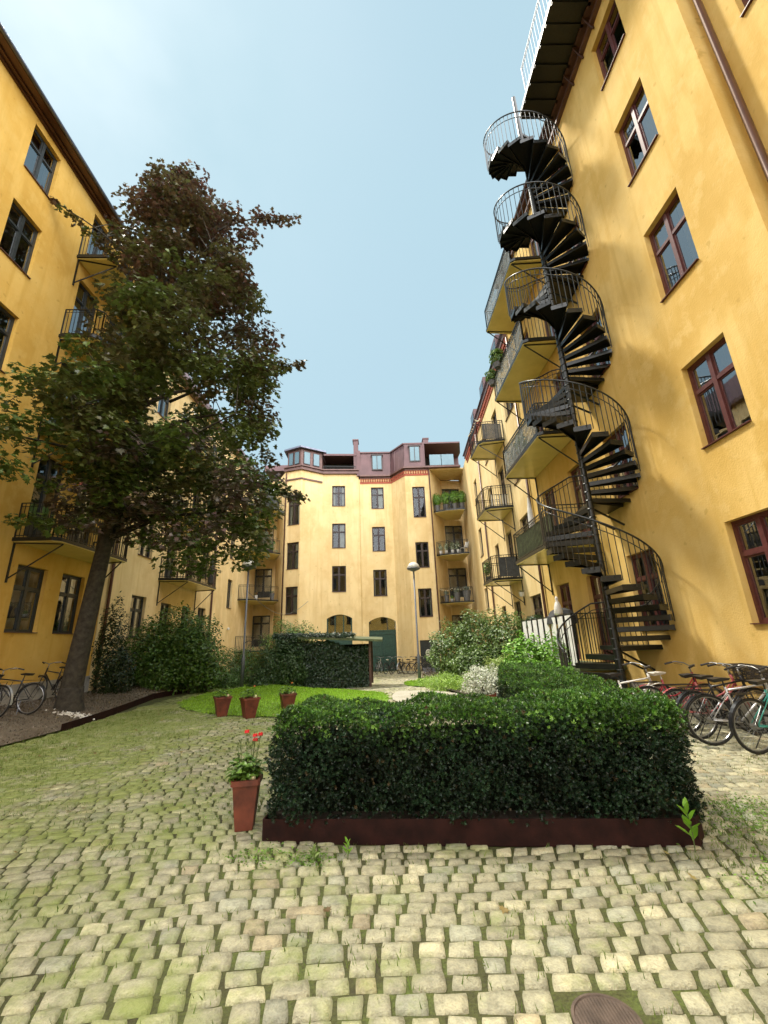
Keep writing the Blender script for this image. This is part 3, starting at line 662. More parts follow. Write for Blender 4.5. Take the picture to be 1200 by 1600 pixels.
for a,b in zip(RS[:-1],RS[1:]):
    A_,t_,n_,Ln=frameof(a,b); s=.05
    while s<Ln-.08:
        p=A_+t_*s-n_*.0; r_=Matrix.Rotation(math.atan2(t_.y,t_.x),3,'Z'); mb.box(0,.1,-.09,0,14.6,14.86,rot=r_,org=p); s+=.2
band(mb,RS,.04,14.42,14.58,0); mb.build('dentil_band','brick',BB)
mb=MB(); band(mb,[(-7.35,32.7),(-5.95,32.22),(-4.4,33.3)],.06,14.55,14.66,0); mb.build('string_course','copper',BB)
# notch roofs (soffit slabs over the corner balconies)
mb=MB(); mb.prism([(4.45,32.0),(7.3,31.95),(7.6,34.6),(5.75,34.4)],14.9,15.0,0); mb.build('soffit','pale',BB)
# mansard
mb=MB()
def slope(seq,z0,z1,back):
    a=offs(seq,.12); b=offs(seq,-back)
    for i in range(len(seq)-1): mb.quad((*a[i],z0),(*a[i+1],z0),(*b[i+1],z1),(*b[i],z1))
    return a,b
a,b=slope([(-1.25,33.5),(1.4,33.6),(2.46,31.95),(4.1,31.95)],15.145,17.3,.12)
for i in range(3):
    A0,A1,B0,B1=Vector((*a[i],15.15)),Vector((*a[i+1],15.15)),Vector((*b[i],17.3)),Vector((*b[i+1],17.3)); n_=max(2,int((A1-A0).length/.55))
    for k in range(n_+1): mb.bar(A0.lerp(A1,k/n_),B0.lerp(B1,k/n_),.03,.05)
mb.prism([(-10.05,36),(-10.05,45),(7.6,45),(7.6,36)],16.9,17.45); mb.prism([(-1.35,33.52),(1.4,33.62),(2.42,32.02),(7.2,32.02),(7.6,34),(7.6,36),(-1.35,36)],17.28,17.4)
mb.box(-1.5,-1.2,33.45,36,15.15,17.5); mb.box(4.05,4.2,32.0,36,15.14,17.35)
mb.quad((4.2,35,15.1),(7.6,35,15.1),(7.6,35,17.3),(4.2,35,17.3)); mb.quad((-4.4,35.4,15.7),(-1.5,35.4,15.7),(-1.5,35.4,17.3),(-4.4,35.4,17.3)); mb.prism([(-4.3,33.3),(-1.5,33.5),(-1.5,36),(-4.3,36)],17.05,17.22)
mb.prism([(-10.05,34.5),(-8.4,34.6),(-7.3,33.5),(-7.3,36),(-10.05,36)],15.3,15.5)
mb.build('roof','mauve',BB)
# window bay on the roof, left
bay=[(-7.3,33.1),(-6.05,32.45),(-4.45,33.5),(-4.35,35.5),(-7.3,35.5)]
mb=MB(); mb.prism(bay,15.73,17.35); bo=mb.build('roof_bay','copper',BB)
mb=MB(); mb.prism([(-7.6,32.9),(-6.05,32.1),(-4.1,33.35),(-4.1,35.8),(-7.6,35.8)],17.36,17.5); mb.build('bay_roof','gutter',bo)
A_,t_,n_,Ln=frameof(bay[0],bay[1]); mb=MB(); g_=MB()
for (a0,a1) in ((.15,.62),(.75,1.25)):
    p=A_+t_*a0-n_*.05; r_=Matrix.Rotation(math.atan2(t_.y,t_.x),3,'Z'); mb.box(0,a1-a0,0,.04,16.0,17.15,rot=r_,org=p); g_.box(.05,a1-a0-.05,-.02,.0,16.06,17.1,rot=r_,org=p)
A_,t_,n_,Ln=frameof(bay[1],bay[2])
for (a0,a1) in ((.2,.8),(1.05,1.65)):
    p=A_+t_*a0-n_*.05; r_=Matrix.Rotation(math.atan2(t_.y,t_.x),3,'Z'); mb.box(0,a1-a0,0,.04,16.0,17.15,rot=r_,org=p); g_.box(.05,a1-a0-.05,-.02,.0,16.06,17.1,rot=r_,org=p)
mb.build('window_frame','brownwood',bo); 
M['skyglass']=simple('blue_sky_glass',(.10,.17,.2),.08,.25,.1,1,0); g_.build('pane','skyglass',bo)
for x0,y0 in ((-.15,33.42),(2.95,31.86)):
    dm=MB(); dm.box(x0-.05,x0+.85,y0-.02,y0+.3,15.6,17.0); dm.box(x0-.12,x0+.92,y0-.06,y0+.3,17.0,17.08); do=dm.build('dormer_window','brownwood',BB)
    for k in (0,1):
        gm=MB(); gm.box(x0+.03+k*.4,x0+.37+k*.4,y0-.035,y0-.025,15.7,16.92); gm.build('pane','skyglass',do)
mb=MB(); mb.box(-1.75,-1.36,33.55,34.3,15.7,18.5); mb.box(-1.83,-1.3,33.48,34.37,18.5,18.62); mb.box(-1.28,-.9,34.6,35,17.4,17.9); mb.build('chimney','mauve',BB)
mb=MB(); mb.box(4.3,4.75,33.2,33.9,17.3,18.3); mb.box(4.25,4.8,33.15,33.95,18.3,18.4); mb.build('chimney','mauve',BB)
mb=MB(); mb.box(4.6,5.55,32.2,32.23,15.4,16.35); mb.box(5.6,6.6,32.2,32.23,15.4,16.35); mb.build('glass_railing','skyglass',BB)
mb=MB(); railing(mb,[(-4.3,33.3),(-1.6,33.55)],15.73,.35,.12); mb.build('roof_railing','steel',BB)
mb=MB(); mb.box(4.3,7.0,34.8,34.95,15.1,17.3); mb.build('loggia_wall','interior',BB)
mb=MB(); mb.box(-4.3,-1.6,35.2,35.3,15.7,17.1); mb.build('loggia_wall','interior',BB)
downpipe(BB,[(4.38,31.8,15.0),(4.42,31.85,14.6),(4.42,31.85,-.3),(4.42,31.85,-.35)]); downpipe(BB,[(-7.28,32.62,15.2),(-7.28,32.62,14.8),(-7.28,32.62,.0)])
# arched gate and window fills
def onseg(i,u,d,z): A_,t_,n_,Ln=frameof(P[i],P[i+1]); return A_+t_*u+n_*d+Vector((0,0,z))
def segbox(mb,i,u0,u1,d0,d1,z0,z1,m=0):
    A_,t_,n_,Ln=frameof(P[i],P[i+1]); r_=Matrix.Rotation(math.atan2(t_.y,t_.x),3,'Z'); mb.box(u0,u1,d0,d1,z0,z1,m,rot=r_,org=A_)
mb=MB(); segbox(mb,6,.5,1.49,.1,.16,-.45,2.15); segbox(mb,6,1.51,2.5,.1,.16,-.45,2.15); segbox(mb,6,.47,2.53,.06,.17,2.15,2.4); segbox(mb,6,.47,2.53,.02,.17,2.4,2.47)
for u in (.62,1.62):
    segbox(mb,6,u,u+.76,.06,.1,-.2,.5); segbox(mb,6,u,u+.76,.06,.1,.62,.75); segbox(mb,6,u,u+.76,.06,.1,1.95,2.08); segbox(mb,6,u,u+.08,.06,.1,.75,1.95); segbox(mb,6,u+.68,u+.76,.06,.1,.75,1.95); segbox(mb,6,u+.08,u+.68,.06,.1,1.3,1.38)
g0=mb.build('arched_gate','greendoor',BB)
mb=MB(); segbox(mb,6,.5,2.5,.12,.13,2.47,3.42); mb.build('pane','glass',g0)
mb=MB(); segbox(mb,4,.36,.46,.08,.16,1.35,3.6); segbox(mb,4,2.2,2.3,.08,.16,1.35,3.6); segbox(mb,4,.46,2.2,.08,.16,1.35,2.0); segbox(mb,4,.95,1.03,.08,.16,2.0,3.7); segbox(mb,4,1.6,1.68,.08,.16,2.0,3.7); g1=mb.build('arched_window','greendoor',BB)
mb=MB(); segbox(mb,4,.46,2.2,.12,.13,2.0,3.68); mb.build('pane','glass',g1)
mb=MB(); segbox(mb,8,.45,1.05,.1,.15,-.45,1.62); segbox(mb,8,1.07,1.68,.1,.15,-.45,1.62); segbox(mb,8,.55,.95,.08,.1,-.3,.4); segbox(mb,8,.55,.95,.08,.1,.6,1.45); mb.build('cellar_door','blackwood',BB)
# corner balconies
for z in (11.25,7.75,4.15):
    balcony(BB,[(4.62,32.15),(5.5,31.6),(7.0,31.35),(7.1,34.4),(5.8,34.35)],z,[(4.68,32.2),(5.52,31.66),(6.95,31.42)],h=1.0)
for z in (11.85,8.35,4.75,1.2):
    balcony(BB,[(-10.0,30.6),(-9.2,30.7),(-7.5,32.4),(-8.3,34.5),(-10.0,34.5)],z,[(-9.95,30.66),(-9.22,30.76),(-7.56,32.42)],h=1.0)
SBD=thing('yellow_building','ochre building closing the courtyard on the near side, opposite the arched gate','building',(0,-13,0))
ops=[(u,u+1.1,v,v+1.9) for u in (1.5,4.5,7.5,10.5,13.5) for v in (1.6,4.9,8.2,11.5)]
mb=MB(); facade(mb,(6.5,-13),(-10,-13),-.6,16.5,ops); mb.quad((6.5,-13,-.6),(6.5,-23,-.6),(6.5,-23,16.5),(6.5,-13,16.5)); mb.quad((-10,-13,-.6),(-10,-23,-.6),(-10,-23,16.5),(-10,-13,16.5)); mb.build('wall',['ochre','interior','room'],SBD)
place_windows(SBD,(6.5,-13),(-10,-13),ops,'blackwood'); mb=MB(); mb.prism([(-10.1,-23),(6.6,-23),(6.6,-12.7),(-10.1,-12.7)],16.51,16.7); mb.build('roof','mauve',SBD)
# ---- left building ---------------------------------------------------------
LB=thing('yellow_building','shaded ochre apartment building on the left behind the maple, with black window frames','building',(-10,12,0))
ops=[]; tops=[4.05,7.45,10.8,14.05,17.12]
Lf=lambda y0,y1,v0,v1,*k:(y0+5,y1+5,v0,v1,*k)
for zt in tops:
    hh=1.85 if zt<16 else 1.8
    for y in (8.97,5.6,2.2): 
        ops.append(Lf(y,y+1.06,zt-hh,zt))
for zt in tops[1:4]:
    ops.append(Lf(11.76,12.87,zt-2.6,zt,0,'door')); ops.append(Lf(13.5,14.6,zt-2.6,zt,0,'door'))
ops.append(Lf(11.81,12.93,2.2,4.05)); ops.append(Lf(13.55,14.6,2.2,4.06)); ops.append(Lf(11.8,12.9,15.2,17.1)); ops.append(Lf(13.5,14.6,14.75,17.1,0,'door'))
for zt in (3.8,7.15,10.5,13.85): ops.append(Lf(17.5,18.62,zt-1.7,zt)); ops.append(Lf(24.05,25.1,zt-1.7,zt)); 
for zt in (7.15,10.5,13.85): ops.append(Lf(19.9,20.9,zt-2.3,zt,0,'door')); ops.append(Lf(22.1,23.1,zt-2.3,zt,0,'door'))
ops.append(Lf(19.9,20.9,2.4,3.7)); ops.append(Lf(22.1,23.1,2.4,3.7))
for v1 in (6.0,9.3,12.6): ops.append(Lf(28.45,29.35,v1-1.9,v1,0,'small'))
mb=MB(); facade(mb,(-10,-5),(-10,15.6),-.3,17.5,[o for o in ops if o[1]<20.5]); 
mbl=MB(); facade(mbl,(-9.98,15.6),(-9.98,30.6),-1,14.9,[(o[0]-20.6,o[1]-20.6,*o[2:]) for o in ops if o[0]>20.6])
mb.quad((-10,-5,-.3),(-20,-5,-.3),(-20,-5,17.5),(-10,-5,17.5)); mb.quad((-20,-5,-.3),(-20,15.6,-.3),(-20,15.6,17.5),(-20,-5,17.5)); mb.quad((-20,15.6,-1),(-9.99,15.6,-1),(-9.99,15.6,17.5),(-20,15.6,17.5))
mb.build('wall',['ochre_shaded','interior','room'],LB)
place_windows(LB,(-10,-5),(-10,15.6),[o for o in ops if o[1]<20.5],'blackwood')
mb=MB(); mb.box(-10,-9.93,-5,15.6,17.38,17.44); mb.box(-10,-9.82,-5,15.6,17.45,17.5); mb.box(-10,-9.6,-5,15.6,17.51,17.56); mb.build('cornice','pipe',LB)
mb=MB(); mb.tube([(-9.55,-5,17.56),(-9.55,15.6,17.56)],.06,10); mb.build('gutter','gutter',LB,smooth=True)
mb=MB(); mb.quad((-9.58,-5,17.58),(-9.58,15.7,17.58),(-14,15.7,19.2),(-14,-5,19.2)); mb.quad((-14,-5,19.2),(-14,15.7,19.2),(-20,15.7,17.5),(-20,-5,17.5)); mb.add([(-9.58,15.7,17.58),(-20,15.7,17.5),(-14,15.7,19.2)],[(0,1,2)]); mb.build('roof','gutter',LB)
mb=MB(); mb.box(-10,-9.94,-5,15.6,-.3,.85); mb.build('plinth','concrete',LB)
for z in (4.58,7.93,11.3,14.58):
    balcony(LB,[(-10,11.42),(-8.95,11.45),(-8.78,11.6),(-8.78,14.8),(-8.95,14.95),(-10,14.97)],z,[(-9.98,11.47),(-8.97,11.5),(-8.83,11.64),(-8.83,14.78),(-8.97,14.9),(-9.98,14.92)],[((-9.97,11.5),(-8.85,11.8)),((-9.97,14.9),(-8.85,14.6))])
LW=thing('yellow_building','sunlit pale yellow side wing at the far left beyond the maple','building',(-10,23,0))
mbl.quad((-9.98,30.6,-1),(-19,30.6,-1),(-19,30.6,14.9),(-9.98,30.6,14.9)); mbl.quad((-19,15.6,-1),(-19,30.6,-1),(-19,30.6,14.9),(-19,15.6,14.9)); mbl.quad((-9.98,30.6,-1),(-9.98,34.6,-1),(-9.98,34.6,14.9),(-9.98,30.6,14.9))
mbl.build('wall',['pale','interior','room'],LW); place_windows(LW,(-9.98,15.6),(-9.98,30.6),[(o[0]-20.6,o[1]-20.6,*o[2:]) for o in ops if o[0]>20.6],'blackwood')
mb=MB(); mb.box(-10,-9.6,15.62,34.6,14.91,15.1); mb.build('eave','copper',LW)
mb=MB(); mb.quad((-9.6,15.62,15.11),(-9.6,34.6,15.11),(-11,34.6,17.4),(-11,15.62,17.4)); mb.quad((-11,15.62,17.4),(-11,34.6,17.4),(-19,34.6,17.6),(-19,15.62,17.6)); mb.build('roof','mauve',LW)
for z in (4.62,7.95,11.3):
    balcony(LW,[(-9.98,19.4),(-8.95,19.6),(-8.8,19.8),(-8.8,23.3),(-8.95,23.5),(-9.98,23.6)],z,[(-9.96,19.45),(-8.98,19.64),(-8.84,19.82),(-8.84,23.27),(-8.98,23.45),(-9.96,23.55)],[((-9.95,19.5),(-8.85,19.9)),((-9.95,23.5),(-8.85,23.2))])
downpipe(LW,[(-9.9,25.7,14.8),(-9.9,25.7,.5),(-9.9,25.7,.3)]); downpipe(LW,[(-9.9,15.9,14.8),(-9.9,15.9,.5),(-9.9,15.9,.3)])
mb=MB(); mb.lathe([(.02,0),(.09,.02),(.1,.1),(.06,.16)],(-9.9,28.9,2.7),10); mb.build('wall_lamp','lampglass',LW)

# ================================================================= SPIRAL STAIRS
SCX,SCY,SR=5.15,9.62,1.15
st=thing('spiral_staircase','tall black steel spiral staircase winding up the ochre wall to the roof','staircase',(SCX,SCY,0))
TURNS=[(1.33,3.4,17),(4.73,3.4,17),(8.13,3.4,17),(11.53,2.64,14),(14.17,3.28,17)]; PA=[]   # (landing height, rise, treads)
for q in range(8): PA.append((R(80+17.6*7-17.6*7*q/7),.03+1.3*q/7))
for (zL,pt,nn) in TURNS:
    PA.append((R(20),zL))
    base_=-2*math.pi*TURNS.index((zL,pt,nn))
    PA[-1]=(R(20)+base_,zL)
    for q in range(1,nn+1): PA.append((R(20-300*q/nn)+base_,zL+pt*q/nn))
steps=[(a_,z_,abs(PA[i+1][0]-a_)) for i,(a_,z_) in enumerate(PA[:-1]) if z_>.1 and PA[i+1][1]-z_>.01]
def along(f_):
    i=min(int(f_),len(PA)-2); t_=f_-i; return PA[i][0]*(1-t_)+PA[i+1][0]*t_, PA[i][1]*(1-t_)+PA[i+1][1]*t_
mb=MB(); mb.tube([(SCX,SCY,-.05),(SCX,SCY,17.4),(SCX,SCY,19.2)],[.075,.07,.06],16); mb.lathe([(.2,0),(.2,.03)],(SCX,SCY,0),16)
z=.2
while z<12.4: mb.lathe([(.083,0),(.09,.012),(.083,.024)],(SCX,SCY,z),16); z+=.2125
mb.build('pole','steel',st,smooth=False)
pl=lambda r_,a,z: (SCX+r_*math.cos(a),SCY+r_*math.sin(a),z)
for i,(th,z,da) in enumerate(steps):
    mb=MB(); a0,a1=th+R(1.5),th-da+R(1.2); r1,r2=.07,SR-.01
    for (za,zb_) in ((z-.035,z),):
        v=[pl(r1,a0+.5,za),pl(r2,a0,za),pl(r2,(a0+a1)/2,za),pl(r2,a1,za),pl(r1,a1-.5,za)]; v+=[(x,y,zb_) for x,y,_ in v]
        mb.add(v,[(4,3,2,1,0),(5,6,7,8,9),(0,1,6,5),(1,2,7,6),(2,3,8,7),(3,4,9,8),(4,0,5,9)])
    mb.bar(pl(.08,a0+.3,z-.055),pl(r2,a0,z-.055),.022,.115); mb.bar(pl(.08,a1-.3,z-.055),pl(r2,a1,z-.055),.02,.09)
    mb.bar(pl(r2,a0,z-.055),pl(r2,a1,z-.055),.02,.12)
    mb.build('tread','steel',st)
# landings at every turn, bolted to the wall
for (zL,pt,nn) in TURNS[:4]+[(17.45,0,0)]:
    mb=MB(); poly=[(SCX+.06,SCY-.02)]+[(SCX+SR*math.cos(R(d)),SCY+SR*math.sin(R(d))) for d in (20,)]+[(6.19,SCY+SR*math.sin(R(20))),(6.19,SCY+SR*math.sin(R(80)))]+[(SCX+SR*math.cos(R(80)),SCY+SR*math.sin(R(80)))]
    mb.prism(poly,zL-.09,zL-.002); mb.bar((5.4,SCY+.95,zL-.13),(6.19,SCY+.95,zL-.55),.04); mb.bar((5.5,SCY+.5,zL-.13),(6.19,SCY+.5,zL-.55),.04); mb.build('landing','steel',st)
H=MB(); B_=MB(); NP=len(PA)-1
fr_=np.linspace(1.2,NP,NP*4)
H.tube([pl(SR+.02,along(q)[0],along(q)[1]+1.02) for q in fr_],.02,8); H.tube([pl(SR-.03,along(q)[0],along(q)[1]+.86) for q in fr_],.011,6)
H.build('handrail','railsteel',st,smooth=True)
q=1.0
while q<NP:
    a,z=along(q); B_.bar(pl(SR+.02,a,z-.09),pl(SR+.02,a,z+1.02),.014,.014,up=(1,0,0)); i=min(int(q),NP-1); q+=.34 if PA[i+1][1]-PA[i][1]>.01 else .095
B_.build('balusters','railsteel',st)
mb=MB(); a=along(1.1)[0]; mb.bar(pl(SR+.02,a,.0),pl(SR+.02,a,1.25),.04,.04,up=(1,0,0)); mb.build('newel_post','railsteel',st)
mb=MB(); th,z,_=steps[1]; r_=Matrix.Rotation(th,3,'Z'); mb.box(.55,.8,-.12,-.04,z+.001,z+.004,rot=r_,org=(SCX,SCY,0)); mb.build('warning_sticker','yellowsign',st)

# ================================================================= STREET LAMPS
def lamp(x,y,label,top=5.05):
    z0=gz(x,y); t=thing('street_lamp',label,'street lamp',(x,y,z0),group='tall lamp posts in the courtyard')
    mb=MB(); mb.tube([(x,y,z0),(x,y,z0+1.25),(x,y,z0+1.32),(x,y,top-.1)],[.075,.075,.045,.04],14); mb.build('pole','steelgrey',t,smooth=True)
    mb=MB(); mb.lathe([(.05,-.12),(.3,-.02),(.34,.03),(.33,.06),(.05,.07)],(x,y,top),20); mb.build('lamp_collar','steelgrey',t,smooth=True)
    mb=MB(); mb.lathe([(.31,.065),(.3,.14),(.26,.22),(.2,.29),(.11,.34),(.02,.36)],(x,y,top),20); mb.build('lamp_dome','lampglass',t,smooth=True)
    return t
lamp(1.82,21.2,'grey lamp post with dome head in front of the pale back facade')
lL=lamp(-5.85,19.2,'grey lamp post with dome head half hidden by the maple leaves')
mb=MB(); p0=Vector((-5.85,19.2,4.0)); p1=Vector((-4.4,27,4.2)); mb.tube([p0.lerp(p1,i/12)+Vector((0,0,-.9*math.sin(math.pi*i/12))) for i in range(13)],.012,5); mb.build('cable','steelgrey',lL)

# ================================================================= VEGETATION
def tree_limb(mb,pts,r0,r1,seg=9):
    n=len(pts); P_=[Vector(p) for p in pts]
    # catmull smoothing
    Q=[]; Rr=[]
    for i in range(n-1):
        a=P_[max(i-1,0)];b=P_[i];c=P_[i+1];d=P_[min(i+2,n-1)]
        for k in range(4):
            t=k/4; Q.append(.5*((2*b)+(c-a)*t+(2*a-5*b+4*c-d)*t*t+(3*b-a-3*c+d)*t**3)); u=(i+t)/(n-1); Rr.append(r0*(1-u)+r1*u)
    Q.append(P_[-1]); Rr.append(r1); mb.tube(Q,Rr,seg); return Q
maple=thing('maple_tree','large dark maple with green and bronze leaves in front of the left building','tree',(-8.2,12.2,.3))
tr=MB()
trunk=[(-8.22,12.2,.1),(-8.2,12.2,1.0),(-8.12,12.2,2.2),(-8.02,12.2,3.7),(-7.9,12.2,5.1),(-7.7,12.2,6.6),(-7.6,12.2,8.2),(-7.5,12.2,10.2),(-7.3,12.2,12.5),(-7.1,12.1,15),(-7.05,12.1,17.8)]
Q=tree_limb(tr,trunk,.28,.04,14)
tr.lathe([(.46,-.2),(.38,.0),(.31,.25),(.275,.6)],(-8.21,12.2,.15),14)
# crown profile: z -> (xmin,xmax) at Y~12
prof_old=[(3.9,-5.8,-4.0),(4.6,-6.9,-2.8),(5.4,-8.6,-2.5),(6.4,-9.4,-2.2),(7.5,-9.6,-2.2),(8.7,-9.7,-2.5),(10.4,-9.7,-2.6),(12.3,-9.5,-2.9),(13.8,-9.5,-3.5),(15.2,-9.4,-3.7),(16.9,-9.0,-3.3),(18.2,-8.5,-5.2),(19.3,-7.9,-6.1),(20.2,-7.3,-6.7)]
prof=[(3.9,-5.8,-4.2),(4.6,-6.7,-3.2),(5.4,-8.2,-2.9),(6.4,-9.1,-2.6),(7.5,-9.5,-2.6),(8.7,-9.5,-2.9),(10.4,-9.1,-3.0),(12.0,-8.5,-3.3),(13.4,-8.5,-3.9),(14.6,-8.6,-4.2),(16.1,-8.3,-4.2),(17.3,-8.0,-5.4),(18.3,-7.6,-6.2),(19.2,-7.2,-6.7)]
def span(z):
    for (a,b) in zip(prof,prof[1:]):
        if a[0]<=z<=b[0]: t=(z-a[0])/(b[0]-a[0]); return a[1]+(b[1]-a[1])*t,a[2]+(b[2]-a[2])*t
    return None
cl=[]; rg=random.Random(21)
while len(cl)<330:
    z=rg.uniform(4.0,19.0); s_=span(z); wd=s_[1]-s_[0]; cx=(s_[0]+s_[1])/2
    if rg.random()>wd/7.2: continue
    a=rg.uniform(0,2*math.pi); q=rg.random()**.42
    x=cx+wd/2*q*math.cos(a)*.93; y=12.1+min(wd/2,3.4)*q*math.sin(a)*.95
    if x<-9.3: x=-9.3+rg.random()*.3
    cl.append((x,y,z+rg.uniform(-.3,.3),rg.uniform(.42,.85)))
# low branches reaching towards the viewer on the left, and a few long outliers
for _ in range(46):
    t=rg.random(); cl.append((-9.3+3.2*rg.random(),8.3+2.6*rg.random(),5.3+3.4*rg.random(),rg.uniform(.35,.6)))
for i in range(9): t=i/8; cl.append((-8.3+1.7*-t*.95,11.2-1.2*t,14.1+1.2*t,.33-.14*t))
for i in range(6): t=i/5; cl.append((-8.6-.6*t,11.6,15.2+1.3*t,.4-.2*t))
for i in range(5): t=i/4; cl.append((-4.0+1.3*t,12,17.0-.1*t,.42-.2*t))
for i in range(5): t=i/4; cl.append((-3.2+1.0*t,12,10.4+.1*t,.4-.2*t))
for i in range(6): t=i/5; cl.append((-3.4+1.2*t,12,6.3-.5*t,.5-.2*t))
for i in range(7): cl.append((-9.0+.3*i,10.4,4.6+.25*rg.random(),.35))
br=MB()
QQ=[q_ for q_ in Q if q_.z>4.6]
limbs=[]
for i in range(26):
    a=i*2.39996; zt=5.2+13*((i+.5)/26); base=min(QQ,key=lambda q_:abs(q_.z-(zt-1.6))); s_=span(min(19,max(4,zt))); rad=(s_[1]-s_[0])/2*.78; cx=(s_[0]+s_[1])/2
    e=Vector((max(-9.3,cx+rad*math.cos(a)),12.1+min(rad,3)*math.sin(a),zt)); m_=base.lerp(e,.5)+Vector((0,0,.35))
    L_=tree_limb(br,[base,base.lerp(m_,.55)+Vector((0,0,.15)),m_,e],.09*(1-.5*i/26)+.02,.015,7); limbs+=L_
for e in [(-8.9,8.8,6.6),(-7.2,8.9,7.6),(-8.6,9.6,8.2)]:
    L_=tree_limb(br,[Vector((-7.75,12.2,6.2)),Vector((-7.8,11.2,6.9)),Vector(e)],.09,.015,7); limbs+=L_
for arm in ([(-7.0,12.1,14.2),(-7.9,11.6,14.4),(-8.9,10.6,14.9),(-9.9,10.0,15.3)],[(-6.6,12,15.6),(-5.2,12,16.6),(-4.0,12,17.0),(-2.8,12,16.9)],[(-6.5,12,9.2),(-4.6,12,10.1),(-3.2,12,10.4),(-2.3,12,10.5)],[(-7,12,6.2),(-5,12,6.4),(-3.4,12,6.3),(-2.3,12,5.8)]):
    limbs+=tree_limb(br,[Vector(q_) for q_ in arm],.05,.008,6)
limbs+=QQ
for c in cl:
    cv=Vector(c[:3]); q_=min(limbs,key=lambda v:(v-cv).length)
    if (q_-cv).length<1.9: br.tube([q_,q_.lerp(cv,.55)+Vector((0,0,.08)),cv],[.02,.013,.006],4,cap=False)
to=tr.build('trunk','bark',maple,smooth=True); br.build('branch','bark',to,smooth=True)
P_=[];Nn=[];Tt=[];Sz=[]
for (x,y,z,r_) in cl:
    n=int(112*(r_/.65)**2); g=rng.normal(size=(n,3)); g/=np.linalg.norm(g,axis=1,keepdims=True); rad=rng.random((n,1))**.45
    p=g*rad*[r_,r_,r_*.62]+[x,y,z]; P_.append(p); nn=g*[.5,.5,.2]+[0,0,1]+rng.normal(size=(n,3))*.38; Nn.append(nn)
    hb=min(1,max(0,(z-5)/13+.07*(x+6.5)+rg.uniform(-.4,.42))); 
    c1=np.array((.07,.12,.025))*(1-hb)+np.array((.105,.046,.034))*hb; c2=np.array((.12,.18,.035))*(1-hb)+np.array((.085,.07,.034))*hb
    if z<7 and rg.random()<.25: c1=np.array((.12,.075,.07)); c2=np.array((.09,.09,.05))
    Tt.append(tints(n,c1,c2,.3)); Sz.append(rng.uniform(.085,.16,n))
P_=np.concatenate(P_); P_[:,0]=np.maximum(P_[:,0],-9.85)
leafcloud('foliage',TM,P_-np.array(maple.location),np.concatenate(Sz),'leaf',np.concatenate(Tt),parent=maple,normal=np.concatenate(Nn),down=.5)
t2=None and thing('tree_trunk','dark second tree trunk standing behind the big maple','tree',(-9.2,15.6,.3))

def shrub(name,label,blobs,n,size,c1,c2,tpl=TL,mat='leaf',cat='shrub',stems=True,up=.6,z0=None,parent=None,spread=.3,core=True,group=None,thick=.45):
    b0=blobs[0]; zz=gz(b0[0],b0[1]) if z0 is None else z0
    t=parent or thing(name,label,cat,(b0[0],b0[1],zz),group=group)
    vol=np.array([(b[3]*b[4]+b[3]*b[5]) for b in blobs]); cnt=(n*vol/vol.sum()).astype(int); P_=[];N_=[]
    for b,m_ in zip(blobs,cnt):
        g=rng.normal(size=(m_,3)); g/=np.linalg.norm(g,axis=1,keepdims=True)
        lump=1+.16*np.sin(g[:,0:1]*7+b[0]*5)*np.sin(g[:,1:2]*6+b[1])+.12*np.sin(g[:,2:3]*9+b[2]*7+g[:,0:1]*5)
        rad=(1-thick*rng.random((m_,1))**1.6)*lump; p=g*rad*np.array([b[3],b[4],b[5]])+np.array(b[:3]); keep=p[:,2]>zz-.05; P_.append(p[keep]); N_.append((g+rng.normal(size=g.shape)*.55+[0,0,up])[keep])
    P_=np.concatenate(P_); N_=np.concatenate(N_); m_=len(P_)
    leafcloud('foliage',tpl,P_-np.array(t.location),rng.uniform(size[0],size[1],m_),mat,tints(m_,c1,c2,spread),parent=t,normal=N_,down=.4)
    if stems:
        mb=MB()
        for b in blobs:
            for i in range(5):
                a=rnd.uniform(0,6.28); q=.25*rnd.random()
                mb.tube([(b[0]+q*math.cos(a),b[1]+q*math.sin(a),zz-.05),(b[0]+.45*b[3]*math.cos(a),b[1]+.45*b[4]*math.sin(a),zz+(b[2]-zz)*.6),(b[0]+.6*b[3]*math.cos(a),b[1]+.6*b[4]*math.sin(a),b[2]+.15*b[5])],[.03,.02,.008],5)
        mb.build('stems','bark',t)
    return t
# big shrubs left
shrub('dark_shrub','narrow very dark shrub standing right behind the maple trunk',[(-9.0,14.9,1.6,.45,.45,1.7),(-8.8,15.3,.8,.5,.5,.9)],5200,(.06,.1),(.012,.03,.008),(.03,.055,.015),z0=.25,stems=False)
shrub('large_shrub','big dark green shrub with loose branches against the left wing wall',[(-8.3,18.2,1.8,1.5,1.3,1.5),(-7.3,17.6,1.5,1.1,1.0,1.3),(-9.0,17.3,1.4,.9,.9,1.3),(-7.0,17.8,.7,.9,.8,.7),(-8.2,17.0,.8,1.0,.7,.8)],24000,(.07,.13),(.05,.12,.015),(.11,.21,.03),up=.9,thick=.7)
shrub('low_shrub','low green shrub between the big shrub and the left lamp post',[(-7.0,20.6,.5,1.1,.9,1.1),(-6.4,21.4,.6,.8,.8,.9),(-6.6,19.4,.2,.6,.6,.55)],11000,(.05,.09),(.05,.12,.02),(.12,.22,.04),z0=-.1)
shrub('round_shrub','green rounded shrub behind the ivy pergola',[(-4.7,22.4,1.2,1.2,1.0,1.7),(-4.0,22.8,1.4,.9,.9,1.3)],12000,(.06,.10),(.08,.17,.025),(.18,.30,.05))
shrub('rhododendron','dark glossy shrub at the left corner of the ivy pergola',[(-4.6,19.5,.65,.85,.7,1.15),(-4.0,19.3,.6,.8,.55,1.2),(-4.9,19.0,.1,.6,.5,.6)],14000,(.06,.10),(.03,.075,.02),(.08,.14,.04))
